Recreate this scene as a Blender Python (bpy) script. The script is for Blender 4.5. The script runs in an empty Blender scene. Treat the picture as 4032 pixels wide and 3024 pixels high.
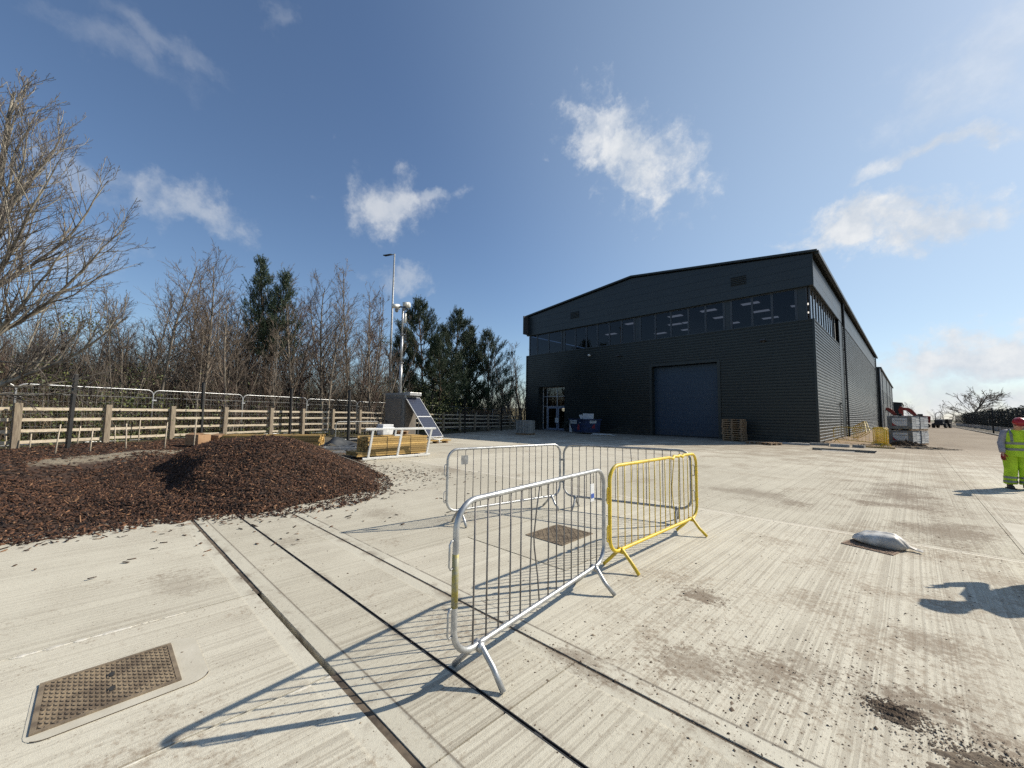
import bpy, bmesh, math, random
import numpy as np
from mathutils import Vector, Matrix, Euler
R = math.radians
SC = bpy.context.scene
COL = SC.collection
random.seed(7); RNG = np.random.default_rng(7)

# ------------------------------------------------------------------ camera
YAW, PITCH, ROLL, CAMH = 45.6, 4.35, 0.8, 1.62
cam_d = bpy.data.cameras.new('camera'); cam = bpy.data.objects.new('camera', cam_d); COL.objects.link(cam)
p_, r_, y_ = R(PITCH), R(ROLL), R(YAW)
fw = Vector((-math.sin(y_)*math.cos(p_), math.cos(y_)*math.cos(p_), math.sin(p_)))
rt0 = Vector((math.cos(y_), math.sin(y_), 0)); up0 = rt0.cross(fw)
rt = rt0*math.cos(r_)+up0*math.sin(r_); up = up0*math.cos(r_)-rt0*math.sin(r_)
mw = Matrix((rt, up, -fw)).transposed().to_4x4(); mw.translation = (0, 0, CAMH)
cam.matrix_world = mw
cam_d.sensor_fit = 'HORIZONTAL'; cam_d.sensor_width = 36; cam_d.lens = 1540/4032*36
cam_d.clip_start = 0.05; cam_d.clip_end = 6000
SC.camera = cam

def az_pos(px, r):
    "a place at distance r in the compass direction seen at photo column px"
    a = math.atan((px-2016)/1540.0)
    b = R(YAW)-a
    return (-r*math.sin(b), r*math.cos(b))
def top_z(px, y, r):
    "height of something seen at photo row y, at distance r"
    a = math.atan((px-2016)/1540.0)
    return CAMH+r*((1608+.0143*(px-502))-y)/(1540/math.cos(a))

# ------------------------------------------------------------------ materials
def new_mat(name):
    m = bpy.data.materials.new(name); m.use_nodes = True
    nt = m.node_tree; nt.nodes.clear()
    o = nt.nodes.new('ShaderNodeOutputMaterial'); b = nt.nodes.new('ShaderNodeBsdfPrincipled')
    nt.links.new(b.outputs[0], o.inputs[0])
    return m, nt, b
def N(nt, t, **kw):
    n = nt.nodes.new(t)
    for k, v in kw.items():
        if k in n.bl_rna.properties.keys() and not k.startswith('i_'): setattr(n, k, v)
        else: n.inputs[k].default_value = v
    return n
def L(nt, a, b): nt.links.new(a, b)
def ramp(nt, fac, stops):
    n = nt.nodes.new('ShaderNodeValToRGB'); cr = n.color_ramp
    while len(cr.elements) < len(stops): cr.elements.new(0.5)
    for e, (p, c) in zip(cr.elements, stops):
        e.position = p; e.color = (*c, 1) if len(c) == 3 else c
    L(nt, fac, n.inputs[0]); return n.outputs[0]
def mixc(nt, fac, a, b, mode='MIX'):
    n = nt.nodes.new('ShaderNodeMix'); n.data_type = 'RGBA'; n.blend_type = mode
    for sock, v in ((n.inputs[0], fac), (n.inputs[6], a), (n.inputs[7], b)):
        if hasattr(v, 'is_output'): L(nt, v, sock)
        elif isinstance(v, (int, float)): sock.default_value = v
        else: sock.default_value = (*v, 1)
    return n.outputs[2]
def math_(nt, op, a, b=0.0, c=0.0, clamp=False):
    n = nt.nodes.new('ShaderNodeMath'); n.operation = op; n.use_clamp = clamp
    for i, v in enumerate((a, b, c)):
        if hasattr(v, 'is_output'): L(nt, v, n.inputs[i])
        else: n.inputs[i].default_value = v
    return n.outputs[0]
def noise(nt, vec, scale, detail=3, rough=.55, mscale=None):
    if mscale:
        mp = N(nt, 'ShaderNodeMapping'); mp.inputs['Scale'].default_value = mscale; L(nt, vec, mp.inputs[0]); vec = mp.outputs[0]
    n = N(nt, 'ShaderNodeTexNoise'); n.inputs['Scale'].default_value = scale; n.inputs['Detail'].default_value = detail
    n.inputs['Roughness'].default_value = rough; L(nt, vec, n.inputs['Vector']); return n.outputs[0]
def coords(nt, kind='Object'):
    return N(nt, 'ShaderNodeTexCoord').outputs[kind]
def smooth(nt, v, a, b):
    n = N(nt, 'ShaderNodeMapRange'); n.interpolation_type = 'SMOOTHSTEP'
    n.inputs[1].default_value = a; n.inputs[2].default_value = b; L(nt, v, n.inputs[0]); return n.outputs[0]
def bump(nt, b, h, strength=.3, dist=.01):
    n = N(nt, 'ShaderNodeBump'); n.inputs['Strength'].default_value = strength; n.inputs['Distance'].default_value = dist
    L(nt, h, n.inputs['Height']); L(nt, n.outputs[0], b.inputs['Normal'])
def mat(name, c1, c2=None, scale=6, rough=.6, metal=0., bmp=0., bscale=None, ms=None, spec=.5, island=0., rvar=.08):
    "plain procedural surface: two tones mixed by noise, varied roughness, fine bump, optional per-piece tint"
    m, nt, b = new_mat(name); co = coords(nt)
    c2 = c2 or tuple(x*.72 for x in c1)
    n1 = noise(nt, co, scale, 4, .6, ms)
    col = mixc(nt, smooth(nt, n1, .35, .65), c1, c2)
    if island:
        g = N(nt, 'ShaderNodeNewGeometry').outputs['Random Per Island']
        col = mixc(nt, 1.0, col, ramp(nt, g, [(0, (1-island,)*3), (1, (1+island*.6,)*3)]), 'MULTIPLY')
    L(nt, col, b.inputs['Base Color'])
    n2 = noise(nt, co, scale*3, 3)
    L(nt, math_(nt, 'MULTIPLY_ADD', n2, rvar*2, rough-rvar), b.inputs['Roughness'])
    b.inputs['Metallic'].default_value = metal; b.inputs['Specular IOR Level'].default_value = spec
    if bmp: bump(nt, b, noise(nt, co, bscale or scale*6, 4, .6, ms), bmp, .004)
    return m
def ramp_island(name, stops, rough=.9, nscale=30):
    m, nt, b = new_mat(name)
    g = N(nt, 'ShaderNodeNewGeometry').outputs['Random Per Island']
    c = ramp(nt, g, stops)
    n1 = noise(nt, coords(nt), nscale, 3)
    c = mixc(nt, 1.0, c, ramp(nt, n1, [(.3, (.7,)*3), (.7, (1.15,)*3)]), 'MULTIPLY')
    L(nt, c, b.inputs['Base Color']); b.inputs['Roughness'].default_value = rough
    return m
MT = {}
MT['galv'] = mat('galvanised_steel', (.52, .53, .53), (.36, .37, .38), 14, .42, .75, .08, 60)
MT['galv_dull'] = mat('weathered_steel', (.36, .37, .37), (.24, .24, .24), 10, .55, .5, .08, 60)
MT['bar_steel'] = mat('dull_bar_steel', (.22, .21, .20), (.15, .14, .135), 10, .6, .4, .08, 60)
MT['yellow'] = mat('yellow_paint', (.72, .47, .02), (.55, .33, .02), 9, .42, 0, .06, 50)
MT['yellow_worn'] = mat('worn_yellow_paint', (.34, .29, .07), (.26, .26, .2), 22, .55, .2)
MT['post_wood'] = mat('weathered_post_wood', (.33, .275, .20), (.19, .15, .11), 5, .85, 0, .5, 20, (6, 6, .6), island=.2)
MT['rail_wood'] = mat('pale_rail_wood', (.54, .47, .37), (.38, .315, .23), 5, .85, 0, .4, 20, (4, .5, 8), island=.2)
MT['timber'] = mat('fresh_yellow_timber', (.58, .39, .14), (.44, .27, .085), 4, .7, 0, .3, 20, (6, .6, 6), island=.5)
MT['pallet'] = mat('pallet_wood', (.36, .24, .14), (.22, .145, .085), 5, .85, 0, .4, 18, (1, 6, 6), island=.3)
MT['black_post'] = mat('black_powder_coat', (.012, .012, .013), (.02, .02, .02), 8, .45)
MT['white_paint'] = mat('white_frame_paint', (.80, .80, .78), (.68, .68, .66), 6, .4)
MT['white_plastic'] = mat('white_plastic', (.74, .75, .75), (.55, .56, .57), 9, .35)
MT['card'] = mat('cardboard', (.36, .22, .12), (.27, .155, .08), 5, .8)
MT['cabinet'] = mat('grey_brown_cabinet', (.17, .15, .13), (.13, .115, .10), 3, .5)
MT['cabinet_trim'] = mat('grey_cabinet_trim', (.20, .20, .195), (.14, .14, .14), 6, .45, .3)
MT['grey_metal'] = mat('grey_metal', (.30, .31, .32), (.2, .21, .22), 8, .45, .4)
MT['black_rubber'] = mat('black_rubber', (.02, .02, .02), (.035, .033, .03), 12, .8)
MT['dark_plastic'] = mat('dark_plastic', (.03, .033, .036), (.05, .053, .056), 5, .5)
MT['blue_skip'] = mat('blue_skip_paint', (.014, .032, .10), (.012, .022, .055), 4, .55, 0, .2, 16)
MT['red_paint'] = mat('red_machine_paint', (.42, .06, .03), (.26, .035, .02), 4, .5)
MT['red_mark'] = mat('red_spray_mark', (.35, .03, .04), (.2, .02, .03), 9, .7)
MT['black_ink'] = mat('black_ink', (.02, .02, .025), (.03, .03, .03), 9, .6)
MT['concrete_kerb'] = mat('concrete_kerb', (.42, .41, .39), (.30, .29, .27), 6, .85, 0, .3, 40, island=.15)
MT['grey_block'] = mat('grey_block', (.30, .30, .28), (.20, .20, .19), 7, .9, 0, .3, 30, island=.25)
MT['pale_sheet'] = mat('pale_paving_sheets', (.62, .62, .60), (.44, .44, .43), 8, .6, 0, .3, 30, island=.3)
MT['wrap_grey'] = mat('grey_pack_wrap', (.22, .225, .225), (.15, .155, .16), 3, .35, 0, .35, 9)
MT['label_white'] = mat('printed_white_label', (.62, .63, .64), (.52, .53, .54), 5, .4)
MT['soil'] = mat('dark_soil', (.085, .06, .04), (.05, .035, .024), 9, .95, 0, .7, 30)
MT['dirt_loose'] = mat('loose_brown_dirt', (.17, .135, .095), (.10, .075, .052), 30, .95, 0, .6, 90)
MT['hivis'] = mat('hi_vis_yellow_fabric', (.50, .74, .03), (.36, .54, .02), 5, .8, 0, .9, 12)
MT['reflective'] = mat('grey_reflective_tape', (.22, .24, .24), (.16, .17, .17), 12, .4, .3)
MT['sleeve'] = mat('grey_sleeve', (.30, .30, .34), (.22, .22, .26), 8, .85, 0, .5, 16)
MT['red_helmet'] = mat('red_helmet_shell', (.40, .012, .015), (.32, .01, .012), 5, .25)
MT['red_glove'] = mat('red_knit_glove', (.33, .015, .02), (.22, .012, .014), 20, .8)
MT['boot'] = mat('dark_boot_leather', (.035, .028, .024), (.055, .045, .036), 14, .7)
MT['dark_cloth'] = mat('dark_jacket_cloth', (.015, .015, .018), (.025, .025, .028), 9, .9)
MT['skin'] = mat('skin', (.50, .28, .20), (.44, .23, .16), 9, .5)
MT['hair'] = mat('brown_hair', (.05, .03, .018), (.08, .05, .03), 20, .6)
MT['steel_dark'] = mat('dark_steel', (.06, .06, .06), (.09, .085, .08), 9, .5, .5)
MT['cam_white'] = mat('white_camera_housing', (.70, .70, .66), (.58, .58, .55), 8, .4)
MT['bark'] = mat('grey_brown_bark', (.25, .215, .17), (.11, .092, .072), 7, .9, 0, .6, 22, (1, 1, .3))
MT['twig'] = mat('tan_twigs', (.19, .15, .115), (.095, .074, .057), 3, .85)
MT['birch_twig'] = mat('pale_birch_twigs', (.165, .14, .12), (.075, .062, .055), 2.2, .8)
MT['twig_red'] = mat('reddish_twigs', (.125, .078, .062), (.07, .047, .038), 3, .85)
MT['birch_bark'] = mat('pale_birch_bark', (.34, .305, .24), (.13, .112, .088), 5, .85, 0, .5, 20, (1, 1, .4))
MT['pine_bark'] = mat('pine_bark', (.13, .085, .055), (.07, .05, .036), 8, .9, 0, .6, 20)
MT['needles'] = ramp_island('pine_needles', [(0, (.018, .036, .017)), (.5, (.032, .058, .026)), (1, (.058, .088, .04))], .6)
MT['needles_light'] = ramp_island('pale_pine_needles', [(0, (.032, .055, .030)), (.5, (.052, .082, .044)), (1, (.085, .12, .065))], .6)
MT['bramble'] = ramp_island('bramble_stems', [(0, (.03, .022, .016)), (.5, (.07, .05, .033)), (.85, (.13, .10, .06)), (1, (.22, .18, .11))])
MT['leaf'] = ramp_island('bramble_leaves', [(0, (.03, .045, .012)), (.5, (.07, .09, .02)), (1, (.16, .17, .04))], .6)
MT['hedge_leaf'] = ramp_island('dark_hedge_leaves', [(0, (.016, .022, .015)), (1, (.05, .058, .038))], .7)
MT['bark_chip'] = ramp_island('bark_chips', [(0, (.012, .0065, .004)), (.45, (.043, .019, .010)), (.8, (.10, .044, .022)), (.95, (.17, .08, .04)), (1, (.34, .19, .10))], .85, 60)
MT['crumb'] = ramp_island('mud_crumbs', [(0, (.06, .043, .028)), (.6, (.13, .095, .065)), (1, (.26, .21, .15))])

def mat_emit(name, c, s):
    m = bpy.data.materials.new(name); m.use_nodes = True; nt = m.node_tree; nt.nodes.clear()
    o = nt.nodes.new('ShaderNodeOutputMaterial'); e = nt.nodes.new('ShaderNodeEmission')
    e.inputs[0].default_value = (*c, 1); e.inputs[1].default_value = s; nt.links.new(e.outputs[0], o.inputs[0]); return m
MT['lamp'] = mat_emit('ceiling_light', (1, .93, .84), .9)
MT['lobby_lamp'] = mat_emit('lobby_light', (1, .86, .6), 1.3)
def mat_glass(name, tint, ior=1.5, rough=.02):
    m = bpy.data.materials.new(name); m.use_nodes = True; nt = m.node_tree; nt.nodes.clear()
    o = nt.nodes.new('ShaderNodeOutputMaterial'); mx = nt.nodes.new('ShaderNodeMixShader')
    f = nt.nodes.new('ShaderNodeFresnel'); f.inputs[0].default_value = ior
    t = nt.nodes.new('ShaderNodeBsdfTransparent'); t.inputs[0].default_value = (*tint, 1)
    g = nt.nodes.new('ShaderNodeBsdfGlossy'); g.inputs['Roughness'].default_value = rough; g.inputs[0].default_value = (.95, .95, .95, 1)
    nt.links.new(f.outputs[0], mx.inputs[0]); nt.links.new(t.outputs[0], mx.inputs[1]); nt.links.new(g.outputs[0], mx.inputs[2])
    nt.links.new(mx.outputs[0], o.inputs[0]); return m
MT['glass'] = mat_glass('tinted_window_glass', (.24, .27, .33), 1.36)
MT['door_glass'] = mat_glass('door_glass', (.4, .42, .44))

# coated sheet metal of the warehouses
def mat_coat(name, c1, c2, rough, vscale=.7):
    m, nt, b = new_mat(name); co = coords(nt); b.inputs['Specular IOR Level'].default_value = .36
    n1 = noise(nt, co, vscale, 3); sp = N(nt, 'ShaderNodeSeparateXYZ'); L(nt, co, sp.inputs[0])
    col = mixc(nt, n1, c1, c2)
    dust = math_(nt, 'MULTIPLY', math_(nt, 'SUBTRACT', 1.0, smooth(nt, sp.outputs[2], .0, 1.1)), smooth(nt, noise(nt, co, 3, 5, .7), .35, .7))
    col = mixc(nt, math_(nt, 'MULTIPLY', dust, .5), col, (.09, .08, .065))
    L(nt, col, b.inputs['Base Color'])
    L(nt, math_(nt, 'MULTIPLY_ADD', n1, .16, rough-.08), b.inputs['Roughness'])
    return m
def mat_worn(name, c1, c2, spot, rough, metal, amt=.62):
    "painted or galvanised tube with scuffs, rust freckles and dirt"
    m, nt, b = new_mat(name); co = coords(nt)
    col = mixc(nt, smooth(nt, noise(nt, co, 9, 5, .7), .35, .65), c1, c2)
    ch = smooth(nt, noise(nt, co, 34, 6, .75), amt, amt+.06)
    col = mixc(nt, ch, col, spot)
    col = mixc(nt, math_(nt, 'MULTIPLY', smooth(nt, noise(nt, co, 4, 5, .7), .5, .7), .35), col, (.22, .19, .15))
    L(nt, col, b.inputs['Base Color']); b.inputs['Metallic'].default_value = metal
    L(nt, math_(nt, 'MULTIPLY_ADD', ch, .3, rough), b.inputs['Roughness'])
    bump(nt, b, noise(nt, co, 60, 4), .12, .003); return m
MT['galv'] = mat_worn('galvanised_steel', (.50, .51, .51), (.33, .34, .35), (.22, .15, .10), .42, .65, .66)
MT['yellow'] = mat_worn('yellow_paint', (.74, .53, .03), (.60, .41, .025), (.19, .16, .12), .45, 0, .63)
MT['clad'] = mat_coat('anthracite_profiled_sheet', (.015, .019, .018), (.021, .025, .024), .36)
MT['panel'] = mat_coat('anthracite_flat_panel', (.018, .025, .030), (.023, .030, .036), .38)
MT['trim'] = mat_coat('anthracite_trim', (.018, .023, .022), (.022, .027, .027), .38)
MT['shutter'] = mat_coat('blue_grey_door_panel', (.024, .046, .078), (.02, .038, .066), .4)
MT['win_frame'] = mat_coat('dark_window_frame', (.040, .048, .060), (.05, .058, .07), .4)
MT['door_frame'] = mat('pale_blue_grey_door_frame', (.24, .28, .36), (.2, .235, .3), 5, .4)
MT['screen_frame'] = mat('pale_screen_frame', (.52, .53, .55), (.44, .45, .47), 5, .4)
MT['interior'] = mat('office_white', (.45, .45, .43), (.4, .4, .38), 2, .8)
MT['interior_dark'] = mat('dark_interior', (.04, .04, .045), (.055, .055, .06), 2, .9)

# ------------------------------------------------------------------ mesh building
class MB:
    def __init__(s): s.v = []; s.f = []
    def add(s, vs, fs):
        o = len(s.v); s.v.extend([tuple(v) for v in vs]); s.f.extend([tuple(i+o for i in f) for f in fs])
    def box(s, c, d, rot=None):
        x, y, z = [k/2 for k in d]
        vs = [Vector((sx*x, sy*y, sz*z)) for sx in (-1, 1) for sy in (-1, 1) for sz in (-1, 1)]
        if rot is not None:
            M = Euler(rot).to_matrix() if not isinstance(rot, Matrix) else rot
            vs = [M @ v for v in vs]
        c = Vector(c)
        s.add([v+c for v in vs], [(0, 1, 3, 2), (4, 6, 7, 5), (0, 4, 5, 1), (2, 3, 7, 6), (0, 2, 6, 4), (1, 5, 7, 3)])
        return s
    def bar(s, a, b, w, h, upv=(0, 0, 1)):
        a, b = Vector(a), Vector(b); d = (b-a); l = d.length; d.normalize()
        u = Vector(upv); x = d.cross(u)
        if x.length < 1e-4: x = d.cross(Vector((1, 0, 0)))
        x.normalize(); u = x.cross(d)
        vs = []
        for p in (a, b):
            for sx, su in ((-1, -1), (1, -1), (1, 1), (-1, 1)): vs.append(p+x*sx*w/2+u*su*h/2)
        s.add(vs, [(3, 2, 1, 0), (4, 5, 6, 7), (0, 1, 5, 4), (1, 2, 6, 5), (2, 3, 7, 6), (3, 0, 4, 7)]); return s
    def tube(s, pts, r, n=8, closed=False, caps=True):
        P = [Vector(p) for p in pts]; m = len(P)
        rs = r if isinstance(r, (list, tuple)) else [r]*m
        T = []
        for i in range(m):
            a = P[(i-1) % m] if (closed or i > 0) else P[i]; b = P[(i+1) % m] if (closed or i < m-1) else P[i]
            t = (b-a); t = t.normalized() if t.length > 1e-9 else Vector((0, 0, 1)); T.append(t)
        ref = Vector((0, 0, 1)) if abs(T[0].z) < .9 else Vector((1, 0, 0))
        u = T[0].cross(ref).normalized(); vs = []
        for i in range(m):
            u = (u-T[i]*u.dot(T[i])); u = u.normalized() if u.length > 1e-6 else T[i].orthogonal().normalized()
            w = T[i].cross(u)
            for k in range(n):
                a = 2*math.pi*k/n; vs.append(P[i]+(u*math.cos(a)+w*math.sin(a))*rs[i])
        fs = []
        for i in range(m if closed else m-1):
            j = (i+1) % m
            for k in range(n):
                l = (k+1) % n; fs.append((i*n+k, i*n+l, j*n+l, j*n+k))
        if caps and not closed: fs += [tuple(range(n))[::-1], tuple((m-1)*n+k for k in range(n))]
        s.add(vs, fs); return s
    def prism(s, poly, d, off=(0, 0, 0), axis='Z'):
        "extrude a 2D polygon by d along axis"
        n = len(poly); vs = []
        for k in (0, d):
            for a, b in poly:
                p = {'Z': (a, b, k), 'Y': (a, k, b), 'X': (k, a, b)}[axis]
                vs.append((p[0]+off[0], p[1]+off[1], p[2]+off[2]))
        fs = [tuple(range(n))[::-1], tuple(range(n, 2*n))]+[(i, (i+1) % n, n+(i+1) % n, n+i) for i in range(n)]
        s.add(vs, fs); return s
    def lathe(s, prof, n=24, c=(0, 0, 0), sx=1, sy=1):
        vs = []; fs = []
        for r, z in prof:
            for k in range(n):
                a = 2*math.pi*k/n; vs.append((c[0]+r*sx*math.cos(a), c[1]+r*sy*math.sin(a), c[2]+z))
        for i in range(len(prof)-1):
            for k in range(n):
                l = (k+1) % n; fs.append((i*n+k, i*n+l, (i+1)*n+l, (i+1)*n+k))
        fs += [tuple(range(n))[::-1], tuple((len(prof)-1)*n+k for k in range(n))]
        s.add(vs, fs); return s
    def loft(s, rings, caps=True):
        n = len(rings[0]); vs = [p for r in rings for p in r]; fs = []
        for i in range(len(rings)-1):
            for k in range(n):
                l = (k+1) % n; fs.append((i*n+k, i*n+l, (i+1)*n+l, (i+1)*n+k))
        if caps: fs += [tuple(range(n))[::-1], tuple((len(rings)-1)*n+k for k in range(n))]
        s.add(vs, fs); return s
    def mesh(s, name, smooth_=False, bevel=0, segs=2):
        me = bpy.data.meshes.new(name); me.from_pydata(s.v, [], s.f); me.validate()
        bm = bmesh.new(); bm.from_mesh(me)
        bmesh.ops.recalc_face_normals(bm, faces=bm.faces[:])
        if bevel:
            eds = [e for e in bm.edges if len(e.link_faces) == 2 and e.calc_face_angle(0) > .6]
            bmesh.ops.bevel(bm, geom=eds, offset=bevel, segments=segs, affect='EDGES', profile=.5, clamp_overlap=True)
        bm.to_mesh(me); bm.free()
        if smooth_: me.polygons.foreach_set('use_smooth', [True]*len(me.polygons))
        return me
    def build(s, name, m, parent=None, smooth_=False, bevel=0, loc=None, rot=None):
        return link(name, s.mesh(name, smooth_, bevel), m, parent, loc, rot)
def link(name, me, m=None, parent=None, loc=None, rot=None):
    o = bpy.data.objects.new(name, me); COL.objects.link(o)
    if m is not None and not me.materials: me.materials.append(MT[m] if isinstance(m, str) else m)
    if parent: o.parent = parent
    if loc is not None: o.location = loc
    if rot is not None: o.rotation_euler = rot
    return o
def tag(o, label=None, cat=None, group=None, kind=None):
    if label: o['label'] = label
    if cat: o['category'] = cat
    if group: o['group'] = group
    if kind: o['kind'] = kind
    return o
def thing(name, label, cat, loc=(0, 0, 0), rotz=0, group=None):
    o = bpy.data.objects.new(name, None); COL.objects.link(o); o.empty_display_size = .2
    o.location = loc; o.rotation_euler = (0, 0, rotz); return tag(o, label, cat, group)
def dup(root, loc=None, rotz=None, label=None, group=None, scale=None):
    r = root.copy(); COL.objects.link(r)
    if loc is not None: r.location = loc
    if rotz is not None: r.rotation_euler = (0, 0, rotz)
    if scale is not None: r.scale = scale if hasattr(scale, '__len__') else (scale,)*3
    if label: r['label'] = label
    if group: r['group'] = group
    for ch in list(root.children):
        c = ch.copy(); COL.objects.link(c); c.parent = r
        for g in ch.children:
            d = g.copy(); COL.objects.link(d); d.parent = c
    return r
def np_mesh(name, V, F, smooth_=False):
    "fast mesh from numpy: V (n,3), F (m,k)"
    me = bpy.data.meshes.new(name); V = np.asarray(V, np.float32); F = np.asarray(F, np.int32); k = F.shape[1]
    me.vertices.add(len(V)); me.vertices.foreach_set('co', V.ravel())
    me.loops.add(F.size); me.loops.foreach_set('vertex_index', F.ravel())
    me.polygons.add(len(F)); me.polygons.foreach_set('loop_start', np.arange(0, F.size, k, dtype=np.int32))
    me.polygons.foreach_set('loop_total', np.full(len(F), k, np.int32))
    if smooth_: me.polygons.foreach_set('use_smooth', np.ones(len(F), bool))
    me.update(calc_edges=True); me.validate(); return me
def nrm(a): return a/np.maximum(np.linalg.norm(a, axis=-1, keepdims=True), 1e-9)
def poly_tubes(name, lines, sides=3, smooth_=True):
    "many tapering twigs: lines = list of (pts (n,3), radii (n,)) -> one mesh"
    groups = {}
    for p, r in lines: groups.setdefault(len(p), []).append((p, r))
    VV, FF, o = [], [], 0
    for n, ls in groups.items():
        P = np.array([l[0] for l in ls], float); Q = np.array([l[1] for l in ls], float); m = len(P)
        T = np.zeros_like(P); T[:, 1:-1] = P[:, 2:]-P[:, :-2]; T[:, 0] = P[:, 1]-P[:, 0]; T[:, -1] = P[:, -1]-P[:, -2]; T = nrm(T)
        ref = np.where(np.abs(T[:, :1, 2:3]) < .8, np.array([0, 0, 1.]), np.array([1., 0, 0]))
        U = nrm(np.cross(T, np.broadcast_to(ref, T.shape))); W = np.cross(T, U)
        a = 2*np.pi*np.arange(sides)/sides
        V = P[:, :, None, :]+Q[:, :, None, None]*(U[:, :, None, :]*np.cos(a)[None, None, :, None]+W[:, :, None, :]*np.sin(a)[None, None, :, None])
        VV.append(V.reshape(-1, 3))
        i, j, k = np.meshgrid(np.arange(m), np.arange(n-1), np.arange(sides), indexing='ij'); k2 = (k+1) % sides
        base = i*n*sides+o
        F = np.stack([base+j*sides+k, base+j*sides+k2, base+(j+1)*sides+k2, base+(j+1)*sides+k], -1).reshape(-1, 4)
        FF.append(F); o += m*n*sides
    return np_mesh(name, np.concatenate(VV), np.concatenate(FF), smooth_)
def text_mesh(name, body, size, m, parent, loc, rot, extrude=.002, align='CENTER', squash=1.0):
    cu = bpy.data.curves.new(name, 'FONT'); cu.body = body; cu.size = size; cu.extrude = extrude; cu.align_x = align; cu.align_y = 'CENTER'
    t = bpy.data.objects.new(name, cu); COL.objects.link(t)
    dg = bpy.context.evaluated_depsgraph_get(); me = bpy.data.meshes.new_from_object(t.evaluated_get(dg))
    bpy.data.objects.remove(t); bpy.data.curves.remove(cu)
    if squash != 1.0: me.transform(Matrix.Diagonal((squash, 1, 1, 1)))
    me.materials.clear(); return link(name, me, m, parent, loc, rot)
def rrect(x0, x1, y0, y1, r, n=6, corners=(1, 1, 1, 1)):
    "rounded rectangle outline, counter-clockwise; corners: ll, lr, ur, ul"
    pts = []
    for (cx, cy, a0), c in zip(((x0+r, y0+r, 180), (x1-r, y0+r, 270), (x1-r, y1-r, 0), (x0+r, y1-r, 90)), corners):
        if c:
            for k in range(n+1):
                a = R(a0+90*k/n); pts.append((cx+r*math.cos(a), cy+r*math.sin(a)))
        else: pts.append((x0 if a0 in (180, 90) else x1, y0 if a0 in (180, 270) else y1))
    return pts
# ------------------------------------------------------------------ sky and sun
SUN_AZ, SUN_EL = 29.6, 36.5
sun_d = bpy.data.lights.new('sun', 'SUN'); sun_d.energy = 4.9; sun_d.angle = R(.53); sun_d.color = (1, .92, .785)
sun = bpy.data.objects.new('sun', sun_d); COL.objects.link(sun)
to_sun = Vector((math.sin(R(SUN_AZ))*math.cos(R(SUN_EL)), math.cos(R(SUN_AZ))*math.cos(R(SUN_EL)), math.sin(R(SUN_EL))))
sun.rotation_euler = to_sun.to_track_quat('Z', 'Y').to_euler(); sun.location = (20, 30, 40)
W = bpy.data.worlds.new('World'); SC.world = W; W.use_nodes = True
nt = W.node_tree; nt.nodes.clear()
wo = nt.nodes.new('ShaderNodeOutputWorld')
sky = nt.nodes.new('ShaderNodeTexSky'); sky.sky_type = 'NISHITA'; sky.sun_disc = False
sky.sun_elevation = R(SUN_EL); sky.sun_rotation = R(SUN_AZ); sky.air_density = 1.0; sky.dust_density = .6; sky.ozone_density = 3.6; sky.altitude = 60
bg = nt.nodes.new('ShaderNodeBackground'); bg.inputs[1].default_value = 0.105; L(nt, sky.outputs[0], bg.inputs[0])
dirn = coords(nt, 'Generated')
def vdot(a, v):
    n = nt.nodes.new('ShaderNodeVectorMath'); n.operation = 'DOT_PRODUCT'; L(nt, a, n.inputs[0]); n.inputs[1].default_value = v; return n.outputs['Value']
wn = nt.nodes.new('ShaderNodeTexNoise'); wn.inputs['Scale'].default_value = 7; wn.inputs['Detail'].default_value = 6; wn.inputs['Roughness'].default_value = .6; L(nt, dirn, wn.inputs['Vector'])
vs_ = nt.nodes.new('ShaderNodeVectorMath'); vs_.operation = 'SUBTRACT'; L(nt, wn.outputs['Color'], vs_.inputs[0]); vs_.inputs[1].default_value = (.5, .5, .5)
vm_ = nt.nodes.new('ShaderNodeVectorMath'); vm_.operation = 'SCALE'; L(nt, vs_.outputs[0], vm_.inputs[0]); vm_.inputs['Scale'].default_value = .17
va_ = nt.nodes.new('ShaderNodeVectorMath'); va_.operation = 'ADD'; L(nt, dirn, va_.inputs[0]); L(nt, vm_.outputs[0], va_.inputs[1])
warped = va_.outputs[0]
fbm = noise(nt, dirn, 13, 9, .62)
fbm2 = noise(nt, warped, 26, 8, .6)
wisp = noise(nt, warped, 5, 5, .55)
puff = math_(nt, 'ADD', math_(nt, 'MULTIPLY', fbm, .6), math_(nt, 'MULTIPLY', fbm2, .4))
def cdir(px, y): return (fw+rt*((px-2016)/1540)-up*((y-1512)/1540)).normalized()
total = None
#        px    y    half-w half-h  tilt  density edge
CLOUDS = [(2490, 600, 310, 200, -32, .95, .6), (2370, 490, 200, 110, 30, .75, .5), (1540, 800, 200, 140, -20, .70, .75), (1720, 795, 120, 40, 4, .5, .7),
          (3390, 890, 290, 115, 6, .95, .5), (3640, 870, 380, 72, 14, .8, .6), (3700, 600, 270, 58, 22, .75, .6), (3480, 690, 120, 34, 35, .4, .7),
          (720, 820, 270, 90, -24, .50, .8), (600, 760, 90, 60, -30, .3, .8), (350, 700, 200, 100, -30, .34, .8), (1560, 1085, 120, 70, -10, .5, .7),
          (430, 210, 300, 80, -34, .16, 1.1), (640, 200, 210, 55, -38, .17, 1.1), (1090, 50, 90, 45, 60, .15, .9),
          (4000, 1400, 560, 120, 12, .95, .5), (3950, 1590, 900, 150, 0, .92, .9), (2500, 1660, 1500, 90, 0, .5, 1.2), (300, 1600, 1500, 150, 0, .45, 1.2), (3960, 250, 420, 260, 40, .35, 1.0), (120, 1000, 260, 140, 0, .3, .9), (2480, 360, 60, 50, 50, .28, .8)]
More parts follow.
